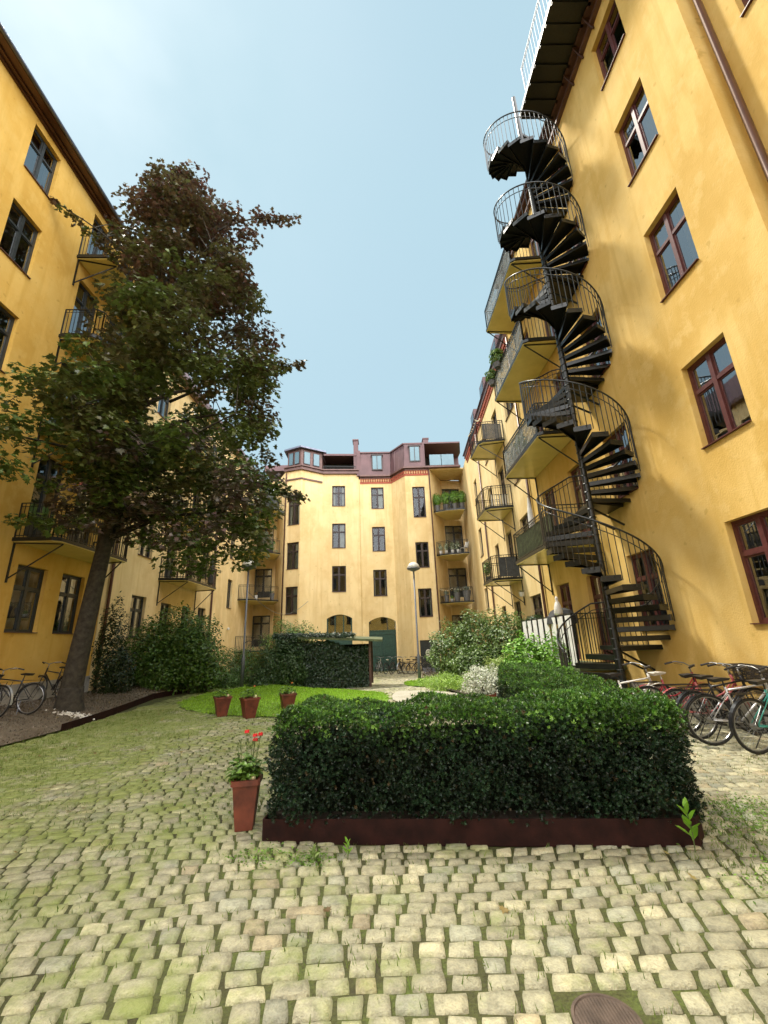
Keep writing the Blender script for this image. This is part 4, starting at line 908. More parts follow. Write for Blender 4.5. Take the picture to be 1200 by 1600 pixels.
# right side shrubs
shrub('rhododendron','broad mid green rhododendron in front of the right wing balconies',[(3.2,19.2,.95,1.1,1.0,1.35),(4.3,18.6,1.2,1.2,1.0,1.6),(5.2,17.6,1.2,.9,1.0,1.5),(3.9,17.6,.5,1.2,.8,.9)],26000,(.07,.12),(.07,.14,.025),(.19,.29,.07),up=.7)
shrub('hydrangea','bright green broad leaved bush beside the striped terrace screen',[(4.1,12.6,.75,.65,.6,.85),(4.65,12.2,.7,.6,.6,.85),(3.8,11.9,.5,.5,.5,.5),(4.5,11.3,.45,.5,.5,.5)],8000,(.07,.13),(.12,.30,.025),(.24,.46,.06),up=.8)
shrub('variegated_shrub','pale cream leaved low shrub in the right hand bed',[(3.0,13.4,.35,.55,.5,.5),(3.5,12.8,.35,.5,.45,.5)],6500,(.04,.07),(.45,.48,.36),(.7,.72,.6),up=.7)
shrub('yellow_green_shrub','light yellow green shrub behind the hedge corner',[(3.7,13.8,.5,.6,.6,.55),(3.3,11.2,.3,.35,.4,.4)],5500,(.04,.07),(.24,.36,.07),(.38,.45,.14))
shrub('fern_bed','bright fern like ground plants along the pale path',[(2.5,16.5,.05,.9,.8,.35),(3.3,15.4,.1,.9,.9,.4),(2.8,18.2,.0,.8,.9,.35),(1.9,18.6,-.1,.5,.6,.28)],11000,(.05,.1),(.22,.40,.04),(.40,.58,.10),tpl=TN,stems=False,cat='plants')
shrub('dark_perennial','small dark red leaved plant beside the lawn strip',[(2.1,19.6,.1,.3,.3,.35)],500,(.04,.07),(.06,.03,.025),(.12,.08,.04),stems=False,cat='plant')
# hedge in the steel planter
PX=[(-1.05,4.28),(2.45,3.9),(2.58,4.03),(3.35,8.6),(2.45,8.7),(2.0,5.25),(-.98,5.3)]
t=thing('steel_planter','low L shaped planter of dark rusty steel holding the clipped hedge','planter',(1,4.5,0))
mb=MB()
for a,b in zip(PX,PX[1:]+PX[:1]): mb.bar((*a,.08),(*b,.08),.012,.19)
mb.build('wall','corten',t); mb=MB(); mb.prism([(x*.995+.005,y*.995+.022) for x,y in PX],0.01,.13); mb.build('soil','soil',t)
hd=thing('clipped_hedge','dense dark green clipped hedge in the rusty steel planter','hedge',(1,4.6,.12))
def hedge_pts(n):
    out=[];nr=[]
    # front leg: quad (-.93..2.55) x (4.35..5.2); right leg
    A_=np.array((-1.0,4.285));Bv=np.array((2.55,3.91)); Cc=np.array((3.22,8.5))
    def leg(a,b,width,h0,h1,m_):
        t=(b-a);Ln=np.linalg.norm(t);t=t/Ln;nv=np.array((-t[1],t[0]))
        k=0
        areas=np.array([Ln*h0,Ln*h0,Ln*width,width*h0,width*h0]); pr=areas/areas.sum(); pick=rng.choice(5,m_,p=pr); u=rng.random(m_);v=rng.random(m_);d=rng.random(m_)**2*.16
        for f_,uu_,vv_,dd in zip(pick,u,v,d):
            H_=h0+(h1-h0)*uu_+.035*math.sin(uu_*Ln*5)+.03*math.sin(uu_*Ln*11+vv_*6)
            if f_==0: s,w_,z,n_=uu_*Ln,dd,vv_*H_,(-nv[0],-nv[1],.1)
            elif f_==1: s,w_,z,n_=uu_*Ln,width-dd,vv_*H_,(nv[0],nv[1],.1)
            elif f_==2: s,w_,z,n_=uu_*Ln,vv_*width,H_-dd,(0,0,1)
            elif f_==3: s,w_,z,n_=dd,uu_*width,vv_*h0,(-t[0],-t[1],.1)
            else: s,w_,z,n_=Ln-dd,uu_*width,vv_*h1,(t[0],t[1],.1)
            # rounded top edges and uneven face
            tz=max(0,z-(H_-.15))/.15; inw=.07*tz*tz; 
            w_=min(max(w_,inw),width-inw); s=min(max(s,inw),Ln-inw)
            bulge=.04*math.sin(s*4.3+z*5)+.03*math.sin(s*9.1-z*7)+.02*math.sin(s*19+z*15)+(rng.random()*.09 if rng.random()<.05 else 0)
            p=a+t*s+nv*w_; out.append((p[0]+n_[0]*bulge,p[1]+n_[1]*bulge,.14+z)); nr.append(n_)
    leg(A_,Bv,.95,.84,.87,int(n*.55)); leg(np.array((2.58,3.98)),Cc,1.0,.86,.95,int(n*.45))
    return np.array(out),np.array(nr)
P_,Nn=hedge_pts(62000); keep=~((P_[:,0]>1.75)&(P_[:,0]<2.5)&(P_[:,1]>4.3)&(P_[:,1]<5.1)&(P_[:,2]<.9)); P_=P_[keep];Nn=Nn[keep]
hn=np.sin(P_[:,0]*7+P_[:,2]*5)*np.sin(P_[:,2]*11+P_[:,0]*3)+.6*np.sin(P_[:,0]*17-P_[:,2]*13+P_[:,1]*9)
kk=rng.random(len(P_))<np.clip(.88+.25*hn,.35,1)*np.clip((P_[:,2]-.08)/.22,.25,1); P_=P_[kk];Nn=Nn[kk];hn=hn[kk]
top=np.clip((P_[:,2:3]-.74-.10*hn[:,None]+.22*(rng.random((len(P_),1))-.5))/.26,0,1)*(rng.random((len(P_),1))**.4); tt=tints(len(P_),(.005,.017,.007),(.02,.046,.019),.5)*(1-top)+tints(len(P_),(.07,.20,.02),(.15,.32,.04),.3)*top  # shade coloured into the front leaves, light into the top, besides fresh shoots
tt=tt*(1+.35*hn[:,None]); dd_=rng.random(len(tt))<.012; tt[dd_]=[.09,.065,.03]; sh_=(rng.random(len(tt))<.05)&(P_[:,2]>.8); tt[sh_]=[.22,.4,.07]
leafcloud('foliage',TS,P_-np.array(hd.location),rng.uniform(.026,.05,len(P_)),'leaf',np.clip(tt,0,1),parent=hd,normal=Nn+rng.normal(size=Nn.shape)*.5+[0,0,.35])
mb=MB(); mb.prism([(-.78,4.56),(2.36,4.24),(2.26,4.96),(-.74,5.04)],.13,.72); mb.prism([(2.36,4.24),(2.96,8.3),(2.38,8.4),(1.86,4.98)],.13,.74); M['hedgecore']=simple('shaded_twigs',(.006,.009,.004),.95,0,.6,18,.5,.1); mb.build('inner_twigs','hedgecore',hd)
# pergola overgrown with ivy
t=thing('ivy_pergola','low shed covered by dark ivy with a mossy flat roof','shed',(-2.6,20.5,-.2))
z0=-.25; mb=MB()
for x,y in ((-.45,19.9),(-.4,21.8),(-4.3,20.1),(-4.2,22),(-2.4,20.0)): mb.bar((x,y,z0),(x,y,1.72),.1,.1,up=(1,0,0))
mb.build('post','wood_dark',t)
mb=MB(); mb.add([(-3.6,19.5,1.86),(.12,19.4,1.62),(.15,22.0,1.75),(-3.7,22.2,2.0)]+[(-3.6,19.5,1.95),(.12,19.4,1.71),(.15,22.0,1.84),(-3.7,22.2,2.09)],[(3,2,1,0),(4,5,6,7),(0,1,5,4),(1,2,6,5),(2,3,7,6),(3,0,4,7)]); mb.build('roof','wood_grey',t)
mb=MB(); mb.prism([(-4.3,20.15),(-.5,20.0),(-.5,20.5),(-4.3,20.6)],z0,1.55); mb.build('wall','hedgecore',t)
n=15000; u=rng.random(n); v=rng.random(n); P_=np.stack([-4.55+4.0*u,19.75+.2*u+rng.normal(0,.09,n)+.1*np.sin(u*9),-.25+v*(2.3-.62*u+.08*np.sin(u*14))*(1-.05*rng.random(n))],1)
Nn=np.tile([0,-1,.35],(n,1))+rng.normal(size=(n,3))*.45
k_=2600; uu=rng.random(k_)**1.3; Pa=np.stack([-4.7+3.6*uu,19.45+rng.random(k_)*.9*(1-uu*.5),2.05-.10*uu+rng.normal(0,.05,k_)-.35*np.clip(.12-uu,0,1)],1); P_=np.concatenate([P_,Pa]); Nn=np.concatenate([Nn,rng.normal(size=(k_,3))*.5+[0,-.3,.9]]); n=len(P_)
leafcloud('ivy',TL,P_-np.array(t.location),rng.uniform(.07,.12,n),'leaf',tints(n,(.018,.045,.02),(.045,.08,.035),.35),parent=t,normal=Nn,down=1)
# pots
def flowerpot(x,y,z,h,wt,wb,label,kind,rz=.2):
    t=thing('flower_pot',label,'flower pot',(x,y,z),rz,'square terracotta pots with a glass ball')
    mb=MB(); q=[(-1,-1),(1,-1),(1,1),(-1,1)]; a=wb/2;b=wt/2
    v=[(sx*a,sy*a,0) for sx,sy in q]+[(sx*b,sy*b,h) for sx,sy in q]+[(sx*(b-.022),sy*(b-.022),h) for sx,sy in q]+[(sx*(b-.03),sy*(b-.03),h-.08) for sx,sy in q]
    fs=[(3,2,1,0)]
    for L0,L1 in ((0,4),(4,8),(8,12)):
        for i in range(4): fs.append((L0+i,L0+(i+1)%4,L1+(i+1)%4,L1+i))
    mb.add(v,fs); 
    mb.build('pot','terracotta',t,local=True,bevel=.004)
    mb=MB(); o=b+.012
    for sx,sy,ex,ey in ((-1,-1,1,-1),(1,-1,1,1),(1,1,-1,1),(-1,1,-1,-1)): mb.bar((sx*b,sy*b,h-.02),(ex*b,ey*b,h-.02),.024,.045)
    mb.build('rim','terracotta',t,local=True)
    mb=MB(); mb.box(-b+.028,b-.028,-b+.028,b-.028,h-.09,h-.05); mb.build('soil','soil',t,local=True)
    n=(300 if kind=='big' else 190); g=rng.normal(size=(n,3)); g/=np.linalg.norm(g,axis=1,keepdims=True); p=g*rng.random((n,1))**.4*[b*1.3,b*1.2,h*.32]+[-.02,0,h+.06]
    p=p[p[:,2]>h-.05]; leafcloud('foliage',TL,p,rng.uniform(.035,.07,len(p))*(1.3 if kind=='big' else 1.2),'leaf',tints(len(p),(.07,.15,.02),(.17,.30,.05),.3),parent=t,normal=g[:len(p)]*.5+[0,0,1])
    mb=MB(); r_=.032 if kind=='big' else .05; mb.lathe([(.004,-r_)]+[(r_*math.cos(R(k)),r_*math.sin(R(k))) for k in range(-75,76,15)]+[(.004,r_)],(b*.5,-b*.62,h+.012),14)
    ball=mb.build('glass_ball','glassball',t,local=True,smooth=True)
    sb=MB(); fb=MB()
    fl=[(-.11,.02,.30,0),(-.075,-.03,.34,0),(-.03,.02,.38,1),(-.015,.03,.30,0),(.03,0,.31,0),(.055,-.02,.35,1),(.05,.03,.30,1),(.10,.02,.35,1),(.09,-.04,.27,0)] if kind=='big' else ([(.1,0,.24,2)] if kind=='orange' else [])
    for fx,fy,fh,c in fl:
        sb.tube([(fx*.5,fy*.5,h),(fx*.8,fy,h+fh*.5),(fx,fy,h+fh)],.0025,4)
        if c==0:
            for k in range(3): sb.tube([(fx,fy,h+fh-.02-.025*k),(fx+.012*math.cos(k*2),fy,h+fh-.005-.025*k)],[.004,.007],5)
        else: 
            for k in range(7):
                a_=k*.9; fb.add([(fx,fy,h+fh),(fx+.024*math.cos(a_),fy+.024*math.sin(a_),h+fh+.014),(fx+.02*math.cos(a_+.5),fy+.02*math.sin(a_+.5),h+fh+.026),(fx+.024*math.cos(a_+.9),fy+.024*math.sin(a_+.9),h+fh-.006)],[(0,1,2,3)])
    if sb.f: sb.build('stems','stemgreen',t,local=True)
    if fb.f: fb.build('blossoms','redpetal' if kind=='big' else 'orangepetal',t,local=True)
    return t
M['stemgreen']=simple('flower_stem',(.10,.14,.04),.6,0,.3,20,0); M['redpetal']=simple('scarlet_petal',(.75,.015,.025),.5,0,.15,30,0); M['orangepetal']=simple('orange_petal',(.7,.22,.05),.5,0,.15,30,0)
flowerpot(-1.29,4.58,gz(-1.3,4.6),.41,.235,.155,'terracotta pot with red flowers beside the planter','big',.12)
flowerpot(-3.96,11.5,gz(-4,11.5),.45,.38,.22,'leftmost of the three small terracotta pots at the lawn edge','small',.5)
flowerpot(-3.18,11.15,gz(-3,11),.45,.38,.22,'middle terracotta pot with an orange bloom at the lawn edge','orange',.6)
flowerpot(-2.42,11.9,gz(-2,12),.45,.38,.22,'terracotta pot half hidden behind the left end of the hedge','orange',.4)
P_=[]
for _ in range(420):
    x,y=rnd.uniform(-9,2.5),rnd.uniform(3,17)
    if rnd.random()<.35+.65*sm((-x-2)/5):
        P_.append((x,y,(zlawn(x,y)+.05 if inL(x,y) else zgrav(x,y)+.02 if inG(x,y) else gz(x,y)+.02)))
P_=np.array(P_); tag(leafcloud('fallen_leaves',TM,P_,rng.uniform(.03,.055,len(P_)),'leafsoft',tints(len(P_),(.16,.10,.04),(.32,.26,.09),.4),normal=rng.normal(size=P_.shape)*.25+[0,0,1]),'small fallen brown and yellow leaves scattered on lawn and cobbles','fallen leaves',kind='stuff')
# single weeds
def weed(x,y,z,h,label,n=8,ls=.12,c1=(.16,.36,.02),c2=(.26,.5,.05)):
    t=thing('weed',label,'weed',(x,y,z)); mb=MB(); mb.tube([(0,0,-.01),(.01,0,h*.5),(.0,.01,h)],.004,5); mb.build('stem','stemgreen',t,local=True)
    P_=[];N_=[];tv,tf=T_leaf(.24); V=[];F=[];k=0
    for i in range(n):
        a=i*2.4+.5; zz_=h*(.25+.75*i/n); q=Matrix.Rotation(a,3,'Z')@Matrix.Rotation(-R(25+35*i/n)+R(rnd.uniform(-25,5)),3,'Y'); s_=ls*(1-.35*i/n)
        for p in tv: w_=q@Vector((p[1]*s_,p[0]*s_,p[2]*s_)); V.append((w_.x,w_.y,w_.z+zz_))
        for f_ in tf: F+= [j+k for j in f_]
        k+=len(tv)
    numesh('leaves',np.array(V),np.array(F),np.full(len(F)//4,4),'leafsoft',t,np.repeat(tints(n,c1,c2,.2),len(tv),axis=0)); return t
weed(2.33,3.78,0,.30,'bright green tall weed at the right corner of the planter',9,.13)
weed(-.30,3.90,0,.13,'small leafy weed in front of the planter wall',7,.07)
weed(-.56,3.88,0,.11,'small pale weed near the left planter corner',6,.07,(.2,.3,.08),(.3,.4,.12))
mb=MB()
for i in range(130):
    a=rnd.uniform(0,6.28); q=rnd.gauss(0,.22); x,y=-7.65+q,11.75+rnd.gauss(0,.12); s_=rnd.uniform(.015,.035); mb.lathe([(s_*.6,-s_*.5),(s_,0),(s_*.6,s_*.5)],(x,y,zgrav(x,y)+s_*.3),6)
tag(mb.build('white_pebbles','whitestone',org=(-7.7,11.8,.3)),'patch of white pebbles at the foot of the maple','pebbles',kind='stuff')

# ================================================================= BICYCLES
def bike(label,x,y,z,heading,paint,group,basket=False,saddle='leather',fender='black_paint',lean=.06,detail=True,step=False,tyre='rubber',rack=True):
    t=thing('bicycle',label,'bicycle',(x,y,z),heading,group); t.rotation_euler=(lean,0,heading)
    WR=.335; rx,fx=0,1.07
    def V(a,zz,yy=0): return (a,yy,zz)
    for wx in (rx,fx):
        mb=MB(); mb.tube([(wx+WR*math.cos(a),0,WR+WR*math.sin(a)) for a in np.linspace(0,2*math.pi,33)[:-1]],.019,7,closed=True); wo=mb.build('wheel',tyre,t,local=True,smooth=True)
        mb=MB(); mb.tube([(wx+(WR-.026)*math.cos(a),0,WR+(WR-.026)*math.sin(a)) for a in np.linspace(0,2*math.pi,33)[:-1]],.009,5,closed=True)
        for i in range(20 if detail else 10):
            a=i*2*math.pi/(20 if detail else 10); mb.bar((wx+.02*math.cos(a+.9),.022*(-1)**i,WR+.02*math.sin(a+.9)),(wx+(WR-.03)*math.cos(a),0,WR+(WR-.03)*math.sin(a)),.0028)
        mb.tube([(wx,-.05,WR),(wx,.05,WR)],.022,8); mb.build('rim','chrome',wo,local=True)
        mb=MB(); aa=np.linspace(R(20),R(190),18) if wx==rx else np.linspace(R(15),R(150),14); pr=None
        for a in aa:
            p=[(wx+(WR+.035)*math.cos(a),s,WR+(WR+.035)*math.sin(a)) for s in (-.024,.024)]
            if pr: mb.quad(pr[0],p[0],p[1],pr[1])
            pr=p
        mb.build('mudguard',fender,t,local=True)
    bb=(.43,0,.29); st_=(.30,0,.78); hd=(.88,0,.88); hb=(.93,0,.70)
    mb=MB(); T=lambda a,b,r_=.015: mb.tube([a,b],r_,8)
    if step: mb.tube([(.91,0,.74),(.75,0,.50),(.55,0,.36),bb],.017,8); mb.tube([(.90,0,.79),(.72,0,.60),(.5,0,.50),(.37,0,.50)],.012,8)
    else: T((.90,0,.80),(.315,0,.73),.015); T((.92,0,.73),bb,.018)
    T(bb,st_,.016); 
    for s in (-.05,.05): T((rx,s,WR),(bb[0],s*.5,bb[2]),.009); T((rx,s,WR),(.33,s*.3,.70),.008); T((.94,s,.64),(fx,s,WR),.011)
    T(hd,hb,.021); T((.93,-.05,.65),(.93,.05,.65),.013); mb.build('frame',paint,t,local=True,smooth=True)
    mb=MB(); mb.tube([(.88,0,.86),(.855,0,.98)],.012,8); mb.tube([(.70,-.29,1.02),(.78,-.24,1.045),(.86,-.13,1.03),(.87,0,.99),(.86,.13,1.03),(.78,.24,1.045),(.70,.29,1.02)],.011,8); h_=mb.build('handlebar','chrome',t,local=True,smooth=True)
    for s in (-1,1): mb=MB(); mb.tube([(.62,s*.31,1.0),(.74,s*.27,1.033)],.017,8); mb.tube([(.72,s*.2,1.02),(.85,s*.16,1.0)],.005,5); mb.build('grip','leather',h_,local=True)
    mb=MB(); mb.add([(.10,-.085,.90),(.10,.085,.90),(.24,.055,.915),(.40,.018,.90),(.40,-.018,.90),(.24,-.055,.915),(.13,-.06,.85),(.13,.06,.85),(.38,.01,.87),(.38,-.01,.87)],[(0,1,2,5),(5,2,3,4),(6,9,8,7),(0,6,7,1),(1,7,8,3,2),(4,9,6,0,5),(3,8,9,4)]); mb.tube([(.3,0,.78),(.285,0,.87)],.012,8); mb.build('saddle',saddle,t,local=True,bevel=.008)
    mb=MB(); mb.tube([(bb[0]+.09*math.cos(a),-.03,bb[2]+.09*math.sin(a)) for a in np.linspace(0,6.283,15)[:-1]],.006,4,closed=True); mb.bar(bb,(bb[0],-.03,bb[2]),.03); mb.bar((bb[0],-.07,bb[2]),(bb[0]+.1,-.07,bb[2]-.13),.018); mb.box(bb[0]+.05,bb[0]+.14,-.16,-.07,bb[2]-.145,bb[2]-.125); mb.bar((bb[0],.07,bb[2]),(bb[0]-.1,.07,bb[2]+.13),.018); mb.box(bb[0]-.14,bb[0]-.05,.07,.16,bb[2]+.125,bb[2]+.145)
    mb.bar((bb[0],-.03,bb[2]+.09),(0,-.04,WR+.04),.006); mb.bar((bb[0],-.03,bb[2]-.09),(0,-.04,WR-.04),.006); mb.build('crank','black_paint',t,local=True)
    mb=MB(); mb.bar((.2,.04,.3),(.12,.16,-.0),.012); mb.build('kickstand','black_paint',t,local=True)
    if rack:
        mb=MB(); 
        for s in (-.06,0,.06): mb.bar((-.25,s,.745),(.25,s,.745),.008)
        for k_ in (-.24,0,.2): mb.bar((k_,-.06,.745),(k_,.06,.745),.008)
        for s in (-.06,.06): mb.bar((-.2,s,.745),(0,s,WR),.008)
        mb.build('rack','black_paint',t,local=True)
    if basket:
        mb=MB(); cx=1.08
        for zz in (.78,.86,.94,1.02): 
            k_=.11+(zz-.78)*.18; pts=[(cx-k_,-k_*1.3,zz),(cx+k_,-k_*1.3,zz),(cx+k_,k_*1.3,zz),(cx-k_,k_*1.3,zz)]
            for a,b in zip(pts,pts[1:]+pts[:1]): mb.bar(a,b,.009 if zz<1 else .016)
        for i in range(14):
            for (ax,ay,bx,by) in ((-1,-1,1,-1),(1,-1,1,1),(1,1,-1,1),(-1,1,-1,-1)):
                u=i/14; x0=ax+(bx-ax)*u; y0=ay+(by-ay)*u; mb.bar((cx+x0*.11,y0*.11*1.3,.78),(cx+x0*.153,y0*.153*1.3,1.02),.005)
        for i in range(7): mb.bar((cx-.11,-.14+.047*i,.78),(cx+.11,-.14+.047*i,.78),.005)
        mb.build('basket','wicker',t,local=True)
    return t
GR='bicycles parked at the right hand wall'
bike('teal bicycle nearest the viewer at the right edge',5.05,6.32,0,R(8),'teal_paint',GR,fender='black_paint',step=True)
bike('silver and black bicycle with basket, second from the right edge',4.85,6.85,0,R(-4),'silver_paint',GR,basket=True,fender='black_paint')
bike('black bicycle with curved handlebar behind the silver one',4.95,7.25,0,R(6),'black_paint',GR,basket=True)
bike('coral pink bicycle with coral mudguard in the row',4.95,7.62,0,R(-6),'pink_paint',GR,basket=True,fender='pink_paint',step=True)
bike('bright red bicycle with pale saddle showing over the hedge end',4.75,8.15,0,R(2),'red_paint',GR,saddle='white_saddle',fender='red_paint',step=True)
bike('white framed bicycle in front of the spiral staircase',4.02,8.25,0,R(4),'white_paint',GR,fender='white_paint',rack=False)
GL='bicycles parked by the maple'
zl=lambda x,y: zgrav(x,y)
for lb,x,y,hd_,pt,kw in (('dark bicycle cut by the left picture edge',-8.55,9.55,R(172),'black_paint',{}),('black bicycle with shiny fender, second beside the left wall',-8.45,10.2,R(168),'black_paint',{'fender':'silver_paint'}),('dark bicycle with shiny wheel rims left of the maple trunk',-8.35,11.0,R(176),'black_paint',{'fender':'black_paint'}),('dark bicycle half hidden by the maple trunk',-8.9,12.9,R(160),'black_paint',{})):
    bike(lb,x,y,zl(x,y)+.01,hd_,pt,GL,**kw)
GBk='bicycles parked before the back building'
for lb,x,y,hd_,pt,kw in (('grey bicycle beside the ivy shed post',-.25,30.2,R(75),'silver_paint',{}),('black bicycle with pale saddle before the gate',.35,30.0,R(62),'black_paint',{'saddle':'white_saddle'}),('dark bicycle in the middle of the back row',.75,29.9,R(55),'black_paint',{}),('black bicycle right of the middle in the back row',1.2,30.0,R(70),'black_paint',{'fender':'silver_paint'}),('dark bicycle with white basket in the back row',1.65,29.6,R(35),'black_paint',{'basket':True}),('rightmost bicycle of the back row, nearly side on',2.0,29.3,R(12),'black_paint',{'fender':'silver_paint'})):
    bike(lb,x,y,gz(x,y)+.01,hd_,pt,GBk,detail=False,**kw)

# ================================================================= THINGS ON BALCONIES AND BY THE DOORS
def potted(name,label,x,y,z,r_,h,ph,n,size,c1,c2,potmat='greyplastic',cat='potted plant',tpl=TL,sq=False,rx=1.3,group=None):
    t=thing(name,label,cat,(x,y,z),group=group); mb=MB()
    if sq: mb.box(-r_*1.5,r_*1.5,-r_,r_,0,h)
    else: mb.lathe([(r_*.7,0),(r_,h),(r_*.88,h),(r_*.85,h-.03)],(0,0,0),12)
    mb.build('pot',potmat,t,local=True)
    g=rng.normal(size=(n,3)); g/=np.linalg.norm(g,axis=1,keepdims=True); p=g*(.35+.65*rng.random((n,1)))*[r_*rx,r_*rx,ph/2]+[0,0,h+ph*.42]
    leafcloud('foliage',tpl,p,rng.uniform(*size,n),'leaf',tints(n,c1,c2,.3),parent=t,normal=g+[0,0,.5]); return t
GC=((.10,.24,.02),(.22,.38,.05)); DK=((.03,.07,.02),(.07,.12,.04))
# top right corner balcony: green bamboo planters
for i,(x,y,lb) in enumerate(((4.95,32.1,'leftmost grey planter of tall green grasses on the top corner balcony'),(5.6,31.85,'second grey planter of tall green grasses on the top corner balcony'),(6.25,31.65,'third grey planter of tall green grasses on the top corner balcony'),(6.8,31.6,'rightmost planter of green grasses on the top corner balcony'))):
    potted('grass_planter',lb,x,y,11.38,.22,.45,1.2,900,(.1,.2),*GC,tpl=TN,rx=1.9,group='grass planters on the top corner balcony')
for i,(x,y,lb) in enumerate(((4.95,32.15,'leftmost white pot on the middle corner balcony'),(5.35,31.95,'second white pot with pale flowers on the middle corner balcony'),(5.8,31.8,'third white pot with pale flowers on the middle corner balcony'),(6.2,31.7,'fourth white pot on the middle corner balcony'))):
    potted('flower_pot',lb,x,y,7.88,.13,.28,.75,160,(.07,.12),(.10,.18,.05),(.55,.6,.45),'whiteceramic',rx=1.7,group='white pots on the middle corner balcony')
for i,(x,y,lb) in enumerate(((5.1,32.0,'small dark planter on the lowest corner balcony'),(5.85,31.75,'middle dark planter with grey leaves on the lowest corner balcony'),(6.55,31.6,'largest dark planter with grey leaves on the lowest corner balcony'))):
    potted('dark_planter',lb,x,y,4.28,.2+.06*i,.5+.12*i,.4,260,(.06,.1),(.12,.15,.10),(.25,.28,.2),'greyplastic',rx=1.2,group='dark planters on the lowest corner balcony')
potted('flower_pot','small green pot between the dark planters on the lowest corner balcony',5.5,31.95,4.28,.15,.2,.3,120,(.05,.08),*GC,potmat='whiteceramic')
# near block balconies
potted('hanging_plant','large green bush hanging outside the third balcony rail',5.0,14.2,11.75,.2,.2,.7,700,(.1,.2),(.09,.19,.03),(.2,.3,.06),'greyplastic',cat='plant',tpl=TN,rx=1.5)
potted('hanging_plant','smaller green bush at the far end of the third balcony rail',5.0,15.1,11.55,.18,.2,.6,500,(.1,.18),(.08,.17,.03),(.18,.28,.06),'greyplastic',cat='plant',tpl=TN,rx=1.5)
potted('potted_plant','leafy pot plant behind the screen of the second balcony',5.35,13.9,7.55,.2,.35,.9,320,(.08,.14),*GC)
potted('potted_plant','pot plant behind the left end of the second balcony screen',5.35,14.8,7.55,.16,.3,.6,200,(.08,.12),*DK)
def screen(label,x,y0,y1,z0,z1,mats,w_=.14,gap=.1,cat='privacy screen',name='privacy_screen',horizontal=False,axis='y'):
    t=thing(name,label,cat,((x if axis=='y' else (y0+y1)/2),((y0+y1)/2 if axis=='y' else x),z0)); mb=MB(); y=y0; 
    def bx(a,b,c,d): 
        if axis=='y': mb.box(x-.012,x+.012,a,b,c,d)
        else: mb.box(a,b,x-.012,x+.012,c,d)
    if horizontal:
        z=z0
        while z<z1: bx(y0,y1,z,min(z+w_,z1)); z+=w_+gap
    else:
        while y<y1: bx(y,min(y+w_,y1),z0,z1); y+=w_+gap
    mb.build('slats',mats,t)
    m2=MB()
    if axis=='y':
        for yy in (y0,y1): m2.bar((x+.03,yy,z0-.03),(x+.03,yy,z1+.02),.03,up=(1,0,0))
        m2.bar((x+.03,y0,z1),(x+.03,y1,z1),.03)
    else:
        for yy in (y0,y1): m2.bar((yy,x+.03,z0-.03),(yy,x+.03,z1+.02),.03,up=(1,0,0))
        m2.bar((y0,x+.03,z1),(y1,x+.03,z1),.03)
    m2.build('frame','steel',t); return t
screen('reed screen inside the lowest near balcony railing',5.1,11.8,15.0,4.25,5.05,'wood_grey',.03,.012)

def frosted():
    m=bpy.data.materials.new('frosted_screen'); m.use_nodes=True; n=m.node_tree.nodes; l=m.node_tree.links; b=n['Principled BSDF']; b.inputs['Base Color'].default_value=(.5,.52,.48,1); b.inputs['Roughness'].default_value=.25
    o=[x for x in n if x.type=='OUTPUT_MATERIAL'][0]; t=n.new('ShaderNodeBsdfTransparent'); ms=n.new('ShaderNodeMixShader'); l.new(ramp(n,l,noise(n,l,pos(n),3,4),[(.4,(.4,.4,.4)),(.6,(.75,.75,.75))]),ms.inputs[0]); l.new(b.outputs[0],ms.inputs[1]); l.new(t.outputs[0],ms.inputs[2]); l.new(ms.outputs[0],o.inputs[0]); return m
M['screenglass']=frosted()
for z,lb in ((7.6,'clear glass panels in the second balcony railing'),(10.95,'clear glass panels in the third balcony railing'),(14.35,'clear glass panels in the top balcony railing')):
    screen(lb,5.07,11.75,15.0,z,z+.85,'screenglass',.75,.04,'glass screen','glass_screen')
screen('dark ribbed screen on the near end of the top side wing balcony',18.55,5.35,6.25,10.85,11.65,'greyplastic',.05,.012,axis='x')
screen('black box shaped screen on the near end of the lowest side wing balcony',18.52,5.4,6.25,4.15,5.0,'cloth_dark',.3,.01,axis='x')
screen('wooden rail bench screen on the near end of the middle side wing balcony',18.62,5.4,6.2,7.45,8.0,'curtain',.04,.09,axis='x')
potted('potted_plant','climbing green plant on the lowest side wing balcony',5.3,20.2,4.13,.15,.25,1.0,350,(.06,.1),*GC)
potted('hanging_pot','small pale pot hanging from the lowest side wing balcony',6.15,18.3,3.25,.13,.18,.1,40,(.04,.06),*DK,potmat='curtain',cat='hanging pot')
# folded parasol
t=thing('folded_parasol','white folded parasol standing on the lowest near balcony','parasol',(5.75,15.0,4.2)); mb=MB(); mb.tube([(0,0,0),(0,0,2.45)],.02,8); mb.build('pole','steelgrey',t,local=True)
mb=MB(); mb.lathe([(.05,.75),(.14,.85),(.12,1.3),(.09,1.9),(.03,2.4)],(0,0,0),9); mb.build('canopy','cloth_white',t,local=True)
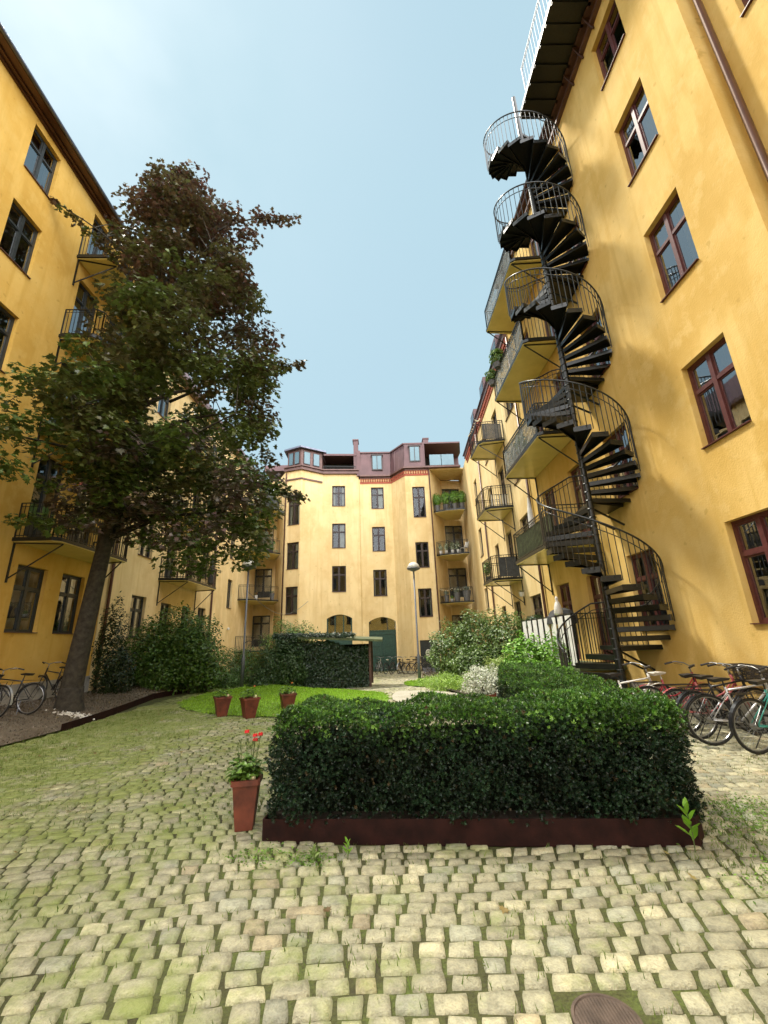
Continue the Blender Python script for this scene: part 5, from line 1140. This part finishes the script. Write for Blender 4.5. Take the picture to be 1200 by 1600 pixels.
# raised terrace by the ground floor doors
t=thing('raised_terrace','raised ground floor terrace beside the stairs with striped white screen','terrace',(5.6,13.3,0))
mb=MB(); mb.box(5.0,6.19,11.25,15.4,.72,.84); mb.build('deck','wood_grey',t); mb=MB()
for y in (11.3,13.3,15.3): mb.box(5.05,5.15,y-.05,y+.05,-.2,.72)
mb.build('leg','wood_dark',t)
mb=MB(); y=11.3
while y<15.3: mb.box(4.98,4.995,y,y+.34,.85,2.1); y+=.50
mb.build('white_panel','cloth_white',t)
mb=MB(); railing(mb,[(5.03,15.35),(5.03,11.3),(6.15,11.3)],.85,1.28,.07,rail=.05); mb.build('railing','steel',t)
t=thing('grill','barbecue grill under a black cover on the raised terrace','grill',(5.35,12.7,.85)); mb=MB()
mb.box(-.2,.2,-.35,.35,.5,.95); mb.lathe([(.45,.95),(.42,1.15),(.3,1.32),(.12,1.4),(.01,1.41)],(0,0,.12),10); mb.build('cover','cloth_dark',t,local=True); mb=MB()
for sx in (-.17,.17):
    for sy in (-.3,.3): mb.bar((sx,sy,0),(sx,sy,.55),.03,up=(1,0,0))
mb.build('legs','steel',t,local=True)
potted('potted_plant','wild grassy pot plant at the left end of the terrace rail',5.3,14.8,.85,.2,1.0,.5,350,(.12,.2),*DK,tpl=TN,rx=1.8)
t=thing('garden_statue','small white figure standing on the terrace rail','statue',(5.03,12.1,2.15)); mb=MB(); mb.lathe([(.10,0),(.12,.05),(.10,.22),(.06,.34),(.03,.38),(.045,.43),(.04,.48),(.01,.51)],(0,0,0),12); mb.build('figure','whiteceramic',t,local=True,smooth=True)
# chairs and tables
def chair(label,x,y,z,rz,m_='black_paint',name='balcony_chair',slats=False,group=None,sc=1):
    t=thing(name,label,'chair',(x,y,z),rz,group); t.scale=(sc,)*3
    mb=MB(); 
    if slats:
        for i in range(6): mb.box(-.22,.22,-.22+i*.075,-.165+i*.075,.43,.45)
    else: mb.box(-.22,.22,-.21,.21,.43,.455)
    mb.build('seat',m_,t,local=True,bevel=.004); mb=MB()
    for i in range(5): mb.bar((-.2,.22+.02*i,.55+.085*i),(.2,.22+.02*i,.55+.085*i),.03,.05)
    for s in (-.2,.2): mb.bar((s,.2,.42),(s,.32,.95),.03)
    mb.build('backrest',m_,t,local=True)
    for sx in (-.2,.2):
        for a,b in (((sx,-.2,.43),(sx,-.24,0)),((sx,.2,.43),(sx,.26,0))): mb=MB(); mb.bar(a,b,.03,up=(1,0,0)); mb.build('leg',m_,t,local=True)
    return t
def table(label,x,y,z,r_=.35,m_='black_paint',h=.72):
    t=thing('balcony_table',label,'table',(x,y,z)); mb=MB(); mb.lathe([(.01,h-.03),(r_,h-.03),(r_,h),(.01,h)],(0,0,0),18); mb.build('table_top',m_,t,local=True); mb=MB(); mb.tube([(0,0,.02),(0,0,h-.03)],.025,8); mb.lathe([(.2,0),(.2,.02)],(0,0,0),12); mb.build('leg',m_,t,local=True); return t
chair('black chair beside the round table on the lower left balcony',-9.3,12.6,4.71,R(90)); table('small round black table on the lower left balcony',-9.35,13.4,4.71); chair('black chair at the far end of the lower left balcony',-9.3,14.2,4.71,R(-90))
chair('dark folding chair on the far left wing balcony',-9.3,22.3,4.75,R(60)); t=thing('parasol','dark folded parasol at the end of the far left wing balcony','parasol',(-9.05,23.1,4.75)); mb=MB(); mb.tube([(0,0,0),(0,0,1.9)],.02,8); mb.build('pole','steel',t,local=True); mb=MB(); mb.lathe([(.06,.1),(.17,.2),(.14,.9),(.04,1.8)],(0,0,0),9); mb.build('canopy','cloth_dark',t,local=True)
t=thing('slatted_bench','red brown slatted wooden bench on the far left wing balcony','bench',(-9.2,20.6,4.75)); mb=MB()
for i in range(7): mb.box(.28,.31,-.8,.8,.42+i*.085,.48+i*.085)
mb.build('backrest','wood_dark',t,local=True); mb=MB(); 
for i in range(4): mb.box(-.2+i*.11,-.12+i*.11,-.8,.8,.40,.42)
mb.build('seat','wood_dark',t,local=True)
for y in (-.7,.7):
    for x in (-.18,.25): mb=MB(); mb.bar((x,y,0),(x,y,.4),.05,up=(1,0,0)); mb.build('leg','wood_dark',t,local=True)
chair('dark chair on the lowest right corner balcony',4.9,32.5,4.28,R(40)); chair('white chair on the middle right corner balcony',6.75,31.9,7.88,R(-60),'white_paint')
t=thing('covered_furniture','grey cover draped over furniture on the top left corner balcony','furniture cover',(-8.3,32.4,11.98)); mb=MB(); mb.lathe([(.6,0),(.58,.4),(.5,.8),(.3,1.15),(.05,1.3)],(0,0,0),9); mb.build('cover','cloth_dark',t,local=True)
potted('potted_plant','grey planter on the lower left corner balcony',-7.95,32.2,4.88,.2,.5,.2,60,(.05,.08),*DK); potted('potted_plant','red potted flower on the lower left corner balcony',-8.9,31.4,4.88,.12,.3,.35,90,(.05,.08),(.3,.08,.04),(.15,.2,.04),'whiteceramic')
bike('bicycle standing on the lowest left corner balcony',-9.3,31.6,1.34,R(25),'black_paint','bicycle on a balcony',detail=False)
# garden chair by the path, ramp, frame, sign
chair('small red brown garden chair behind the hedge',1.75,8.0,gz(1.7,8),R(200),'wood_red',name='garden_chair',slats=True,sc=.72) if M.setdefault('wood_red',simple('red_brown_wood',(.16,.045,.02),.6,0,.25,10,.2)) else None
t=thing('metal_gate_frame','thin grey metal frame standing before the cellar door','gate frame',(3.8,31.1,-.45)); mb=MB(); mb.tube([(3.55,31.1,-.5),(3.55,31.1,1.8),(4.05,31.1,1.8),(4.05,31.1,-.5)],.03,8); mb.build('tube','steelgrey',t); mb=MB(); mb.lathe([(.01,0),(.2,0),(.2,.02),(.01,.02)],(0,0,0),16); mb.v=[(3.38+x,31.05+z,.75+y*1.3) for x,y,z in mb.v]; mb.build('oval_plate','lampglass',t)
t=thing('door_ramp','pale sheet metal ramp in front of the cellar door','ramp',(3.5,31.1,-.45)); mb=MB(); mb.add([(2.9,31.9,-.25),(4.1,31.9,-.25),(4.1,30.4,-.43),(2.9,30.4,-.43),(2.9,31.9,-.29),(4.1,31.9,-.29),(4.1,30.4,-.47),(2.9,30.4,-.47)],[(0,1,2,3),(7,6,5,4),(0,3,7,4),(1,5,6,2),(3,2,6,7),(0,4,5,1)]); mb.build('plate','steelgrey',t)
# string lights on the side wing balconies
for z,lb in ((11.75,'string of warm bulbs along the top side wing balcony'),(4.9,'string of bulbs on the lowest right corner balcony')):
    pts=[(5.14,20.6),(5.14,18.9),(5.35,18.65)] if z>6 else [(4.7,32.15),(5.5,31.62),(6.95,31.4)]
    t=thing('string_lights',lb,'string lights',(pts[0][0],pts[0][1],z)); mb=MB(); bl=MB(); 
    for a,b in zip(pts,pts[1:]):
        for k_ in range(7): 
            u,v=k_/7,(k_+1)/7; f0=lambda u:(a[0]+(b[0]-a[0])*u,a[1]+(b[1]-a[1])*u,z+.35-.12*math.sin(math.pi*u)); mb.bar(f0(u),f0(v),.008); c=f0(u); bl.lathe([(.005,-.05),(.03,-.025),(.03,.0),(.01,.02)],(c[0],c[1],c[2]-.02),6)
    mb.build('wire','black_paint',t); bl.build('bulbs','bulb',t)
